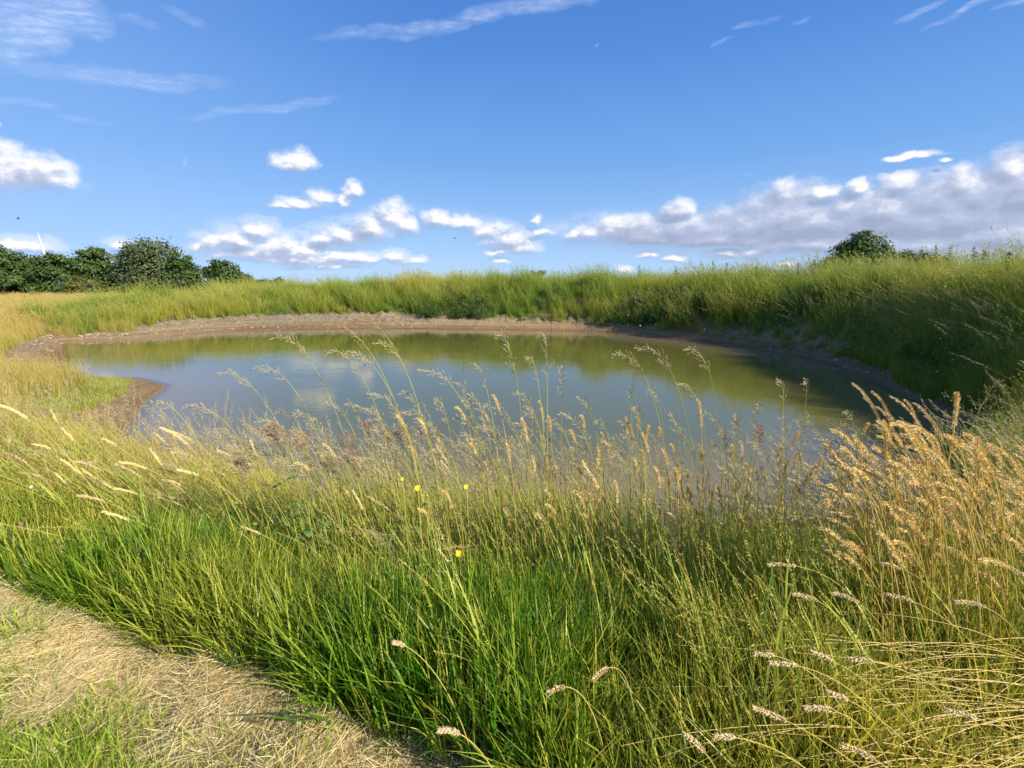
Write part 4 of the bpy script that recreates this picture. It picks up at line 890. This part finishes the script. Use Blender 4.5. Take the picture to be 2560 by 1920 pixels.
# golden foxtails of the middle
FX = [(1095,960,.7),(1010,950,.6),(700,960,.7),(640,1000,.7),(765,990,.7),(1290,1010,.8),(1240,1060,.8),(1455,1080,.8),(1540,1060,.8),(1610,1060,.8),(1180,1060,.8),(1090,1100,.9),(960,1060,.8),(905,1100,.8),(740,1060,.8),(1400,1080,.9),(1560,1130,.8),(1650,1180,.8),(985,880,.5),(1065,855,.7),(1043,888,.5),(1128,905,.6),(1165,868,.7),(1185,900,.6),(1255,898,1.),(1232,930,.7),(1300,935,.7),(1352,903,.9),(1362,918,.8),(1380,903,.9),(1402,920,.8),(1425,925,.7),(1508,865,1.),(1545,962,.7),(1600,955,.8),(1643,1010,.7),(1275,1068,.9),(830,995,1.1),(1048,1000,.7),(1150,985,.6),(1203,1010,.9),(1160,1110,1.0),(1320,1125,.8),(1330,1040,.7),(1370,990,.8),(1415,1010,.7),(1450,960,.7),(1480,1020,.7),(1700,1000,.7),(1718,1125,.8),(1572,1255,.8),(1770,1240,.7),(1790,1145,.8),(1660,1100,.7),(1500,1100,.7),(1115,1040,.7),(885,965,.6),(860,900,.7),(905,905,.8),(940,930,.7)]
GL = 'one of the golden seed heads standing before the water in the middle'
NM = {(830,995):'thick golden seed head on the left of the yellow buttercups',(1255,898):'longest golden seed head, pale tipped, right of the middle',(1508,865):'highest golden seed head, standing alone near the right',(1275,1068):'single golden seed head low against the brown shallows',(1160,1110):'pale golden seed head low in front of the middle grass',(985,880):'small single pink golden seed head on a thin stem left of the middle'}
for q in range(46): FX.append((1080 + 800 * rng.random(), 930 + 190 * rng.random(), .7))
for X, Y, th_ in FX:
    stalk(('fox', 'foxtail_stalk', None if (X, Y) in NM else 'golden seed heads in the middle'), X, Y, rng.uniform(1.75, 2.15), NM.get((X, Y), GL), rng.uniform(.075, .125) * (.8 + th_ * .3), rng.uniform(.05, .16), rng.uniform(-.05, .16), thick=.75 + .45 * th_, leaf=rng.random() < .4)
# right clump
for i in range(150):
    f = rng.random(); X = 2240 - 470 * rng.random() ** .8; ytop = np.interp(X, [1770, 1840, 1900, 2212], [930, 920, 905, 960]); Y = ytop + rng.random() ** 1.3 * 300
    stalk(('gold', 'foxtail_stalk', SG['gold']), X, Y, rng.uniform(1.25, 1.75), 'one of the golden seed heads bowing left in the thick clump at the right edge', rng.uniform(.10, .17), rng.uniform(.26, .50), rng.uniform(-.1, .25), thick=rng.uniform(.95, 1.45), leaf=rng.random() < .3)
stalk(('gold', 'foxtail_stalk', None), 2066, 850, 1.6, 'fat yellow green seed head standing highest at the right before the dark shore', .15, .12, .2, thick=1.7)
stalk(('gold', 'foxtail_stalk', None), 2078, 952, 1.6, 'small pointed seed head below the highest fat one at the right', .06, .03, .1, thick=1.4)
stalk(('gold', 'foxtail_stalk', None), 1876, 915, 1.7, 'thin straight golden seed head at the left of the right clump', .07, .06, .1, thick=.9)
# green oat sheaf in the right clump
for X, Y in [(1832,820),(1875,838),(1915,848),(1945,855),(1965,862),(1990,890),(1885,870),(1935,900),(1900,880),(1858,850),(1955,930)]:
    stalk(('sheaf', 'seed_grass_stalk', 'green gold stalks fanning up behind the right clump'), X + 10, Y + 10, 1.75, 'one of the thin green gold heads fanning left above the right clump', .20, .42, .05, thick=.6)
# drooping cream heads lying over the grass at lower right
CR = [(1660,1220,1.9,.10),(1714,1284,1.6,.12),(1800,1282,1.6,.11),(1912,1284,1.6,.13),(1632,1413,1.4,.09),(1665,1432,1.4,.09),(1755,1409,1.4,.07),(1834,1423,1.35,.11),(1285,1466,1.4,.11),(1188,1496,1.35,.11),(850,1388,1.6,.05),(2064,1300,1.5,.12),(1905,1218,1.7,.08),(1545,1590,1.15,.07),(1790,1496,1.2,.09),(1630,1530,1.15,.12),(1740,1530,1.15,.13),(1820,1610,1.1,.15),(1480,1588,1.15,.09),(950,1578,1.3,.10),(2045,1535,1.2,.10),(2175,1225,1.5,.11),(2180,1170,1.5,.12)]
for i, (X, Y, D, hd_) in enumerate(CR):
    lab = {0:'cream seed head farthest back of the drooping ones at lower right',1:'bright white arched seed head above the others at lower right',8:'cream seed head drooping alone near the middle bottom',9:'pale pinkish seed head bowing left near the bottom middle',10:'tiny cream curl of seed head on the green grass left of the middle',19:'pinkish seed head lying on the grass just right of the cut hay',3:'long cream head bowing left with a second head on its stem'}.get(i)
    D = min(D, at_z(X, Y, .60).y * .97); hd_ *= D / 1.5 * rng.uniform(.75, 1.1)
    stalk(('cream', 'drooping_grass_stalk', None if lab else SG['cream']), X, Y, D, lab or 'one of the cream seed heads drooping left over the grass at lower right', hd_, rng.uniform(.35, .6) if X > 1500 else .2, rng.uniform(.0, .35), thick=rng.uniform(.30, .46), leaf=False, dep=-.05 if X > 1400 else .1)
# pale heads on the left
for i in range(46):
    X = rng.uniform(-20, 560); Y = np.interp(X, [0, 300, 560], [870, 900, 985]) + rng.random() ** 1.2 * 190
    stalk((('fox', 'cream', 'brown', 'oat')[i % 4], 'leaning_grass_stalk', SG['left']), X, Y, rng.uniform(1.9, 2.9), 'one of the pale seed heads leaning left over the left shore', rng.uniform(.08, .14), rng.uniform(.22, .42), rng.uniform(-.1, .12), thick=rng.uniform(.35, .6), leaf=rng.random() < .3)
# purple feathery tufts
for X, Y, w in [(600,925,30),(640,930,26),(625,950,30),(760,935,40),(790,915,30),(860,925,30),(700,1000,30),(745,985,34),(560,940,20),(900,940,26),(500,985,30),(1190,1000,20),(1060,1000,22),(1640,935,14)]:
    for q in range(3):
        stalk(('fluff', 'feathery_grass_stalk', 'feathery purple brown tufts'), X + rng.normal() * w * .5, Y + rng.normal() * 12, rng.uniform(1.8, 2.3), 'one of the feathery purple brown grass heads clustered before the pond', rng.uniform(.09, .13), rng.uniform(.02, .14), .2, thick=.8, leaf=True)
# tall weeds against the sky on the right bank
for X, Y, D in [(1385,572,26),(1465,575,25),(1545,563,24),(1575,566,24),(1640,575,22),(1730,568,20),(1765,560,20),(2030,530,15),(2060,533,15),(2140,540,12),(2115,535,13),(2190,545,11),(1000,585,30),(1110,585,29)]:
    T = at_y(X, Y, D); z0 = gz(T.x, D); r_ = empty('tall_weed', (T.x, D, z0), 'one of the tall weeds standing up against the sky on the bank', 'weed', 'tall weeds on the bank skyline'); h = T.z - z0
    mb = MB(); mb.tube(arc(np.zeros(3), h, np.array([-1., 0, 0]), .12, 7), np.linspace(.012, .004, 7), 5); 
    for q in range(9):
        f = .45 + .5 * q / 9; d = unit(rng.uniform(0, 6.28)); mb.tube([np.array([-.1 * f * f, 0, h * f]), np.array([-.1 * f * f, 0, h * f]) + d * .12 * h * (1.1 - f) + np.array([0, 0, .14 * h * (1.15 - f)])], .004, 4)
    mb.obj('stem', M_WEED2 if 'M_WEED2' in globals() else M_STEM, r_)
    k = 150; fz = rng.uniform(.5, 1.0, k); P_ = np.stack([-.12 * fz * fz + rng.normal(size=k) * .085 * (1.25 - fz) * h * .7, rng.normal(size=k) * .08 * (1.25 - fz) * h * .7, fz * h], -1)
    mb = MB(); Nn = rng.normal(size=(k, 3)); Nn /= np.linalg.norm(Nn, axis=1)[:, None]; mb.leafquads(P_, Nn, rng.uniform(.012, .03, k), rng.random(k)); mb.obj('leaves', M_TREE2, r_)

# --- buttercups, a pink flower, broad leaved plants
for X, Y, r, lab in [(903,1056,.012,'yellow buttercup facing the camera left of the other upper ones'),(1008,1053,.010,'yellow buttercup half hidden in the brown stems'),(992,1197,.014,'lowest and largest yellow buttercup in front of the green grass'),(870,1036,.007,'tiny yellow buttercup behind the upper pair')]:
    p = at_y(X, Y, 1.75); b = empty('buttercup', p, lab, 'flower', 'yellow buttercups'); daisy_parts(b, r, p.z - gz(p.x, p.y), M_YEL, M_YEL, 5, .35); b.rotation_euler = (.7, 0, 0)
    for ch in b.children:
        if ch.name.startswith('stem'): ch.rotation_euler = (-.7, 0, 0)
p = at_y(47, 1137, 2.0); b = empty('clover_flower', p, 'small purple pink flower head at the left edge of the grass', 'flower'); daisy_parts(b, .008, .4, M_PINK, M_PINK, 12, .9)
p = at_y(68, 1052, 2.4); b = empty('daisy', p, 'single white flower above the pink one at the left edge', 'flower'); daisy_parts(b, .009, .4, M_PETAL, M_YEL); b.rotation_euler = (.8, 0, 0)
M_LEAF = plain('fresh_green_leaf', (0.16, 0.30, 0.04), 0.45, 0.35, (0.24, 0.40, 0.07), 30); M_DOCK = plain('dull_dock_leaf', (0.09, 0.17, 0.025), 0.55, 0.2, (0.15, 0.24, 0.04), 30)
def leafy_plant(name, X, Y, lab, nl, L, w, mat, zoff=.03, D=None, spread=.8, group=None):
    p = at_z(X, Y, 0) if D is None else at_y(X, Y, D)
    if D is None:
        dr_ = ray(X, Y)
        for q in np.arange(.8, 36, .02):
            p = Vector((0, 0, CAMZ)) + dr_ * (q / dr_.y)
            if p.z < gz(p.x, p.y) + zoff: break
    h = p.z - gz(p.x, p.y); r_ = empty(name, (p.x, p.y, p.z - h), lab, 'plant', group)
    st = MB(); st.tube([(0, 0, -.01), (.003, 0, h * .5), (0, 0, h)], .0018, 5); st.obj('stem', M_STEM, r_)
    for q in range(nl):
        a = q * 2.4 + rng.random() * .4; d = unit(a); z0 = h * rng.uniform(spread, 1); mb = MB()
        mb.blade([np.array([0, 0, z0]) + d * L * f + np.array([0, 0, L * (.35 * f - .4 * f * f)]) for f in (0, .15, .35, .6, .85, 1)], w, np.cross(d, (0, 0, 1)), wid=[.08, .3, .9, 1, .6, .05]); mb.obj('leaf', mat, r_, smooth=True)
leafy_plant('bramble_sprout', 875, 1555, 'bright green sprout with toothed leaves at the edge of the hay', 4, .055, .026, M_LEAF)
leafy_plant('bramble_sprout', 868, 1592, 'second bright green sprout just below the first at the hay edge', 5, .05, .022, M_LEAF)
leafy_plant('green_seedling', 742, 1548, 'small green seedling left of the two bright sprouts', 4, .03, .012, M_LEAF)
leafy_plant('dock_plant', 665, 1085, 'dull broad leaved dock plant among the brown stems left of the middle', 11, .10, .045, M_DOCK, D=2.1, spread=.35)
leafy_plant('dock_plant', 615, 1040, 'leafy dock stem below the purple feathery tuft', 10, .08, .03, M_DOCK, D=2.2, spread=.3)
leafy_plant('wild_seedling', 245, 1432, 'little oval leaved plant where the tall grass meets the hay at left', 4, .05, .022, M_LEAF)
leafy_plant('shore_seedling', 1135, 685, 'small yellow green plant sprouting at the foot of the far bank', 9, .35, .08, M_LEAF, zoff=.25)
# a white feather in the hay
p = at_z(158, 1538, .03); r_ = empty('white_feather', (p.x, p.y, gz(p.x, p.y) + .045), 'small white feather lying on the cut hay', 'feather')
mb = MB(); mb.blade([(-.028, 0, 0), (-.012, .004, .006), (.008, .005, .008), (.024, .0, .004)], .018, (0, 1, .3), wid=[.4, 1, .9, .2]); mb.obj('vane', M_PETAL, r_); mb = MB(); mb.tube([(-.036, 0, -.001), (0, .004, .007), (.02, 0, .005)], .0008, 5); mb.obj('quill', M_PETAL, r_)

# --- long straw stems lodged flat at the lower right corner
st, hd = MB(), MB()
for i in range(150):
    b = np.array([rng.uniform(1.35, 2.3), rng.uniform(.70, 1.30), 0.]); b[2] = gz(b[0], b[1]); L_ = rng.uniform(.7, 1.25)
    e = b + np.array([-L_, rng.normal() * .10 - .02, rng.uniform(.12, .42)]); c1 = b + np.array([-.12 * L_, .03, rng.uniform(.25, .5)]); c2 = b + np.array([-.65 * L_, .0, rng.uniform(.32, .58)])
    t = np.linspace(0, 1, 20)[:, None]; ps = (1 - t) ** 3 * b + 3 * (1 - t) ** 2 * t * c1 + 3 * (1 - t) * t * t * c2 + t ** 3 * e
    st.tube(ps, np.linspace(.0021, .0008, 20) * rng.uniform(.6, 1.2), 4, rng.random(), .2, 1)
    if i % 3 == 0: panicle(hd, ps[15:], 22, .1, .02, .0022, .007, flop=.3)
lo = bpy.data.objects.new('lodged_grass', two((st, hd), 'lodged_grass', [M_STRAW, M_OAT])); COL.objects.link(lo); tag(lo, 'long straw coloured stems lodged flat in the lower right corner', 'grass', kind='stuff')
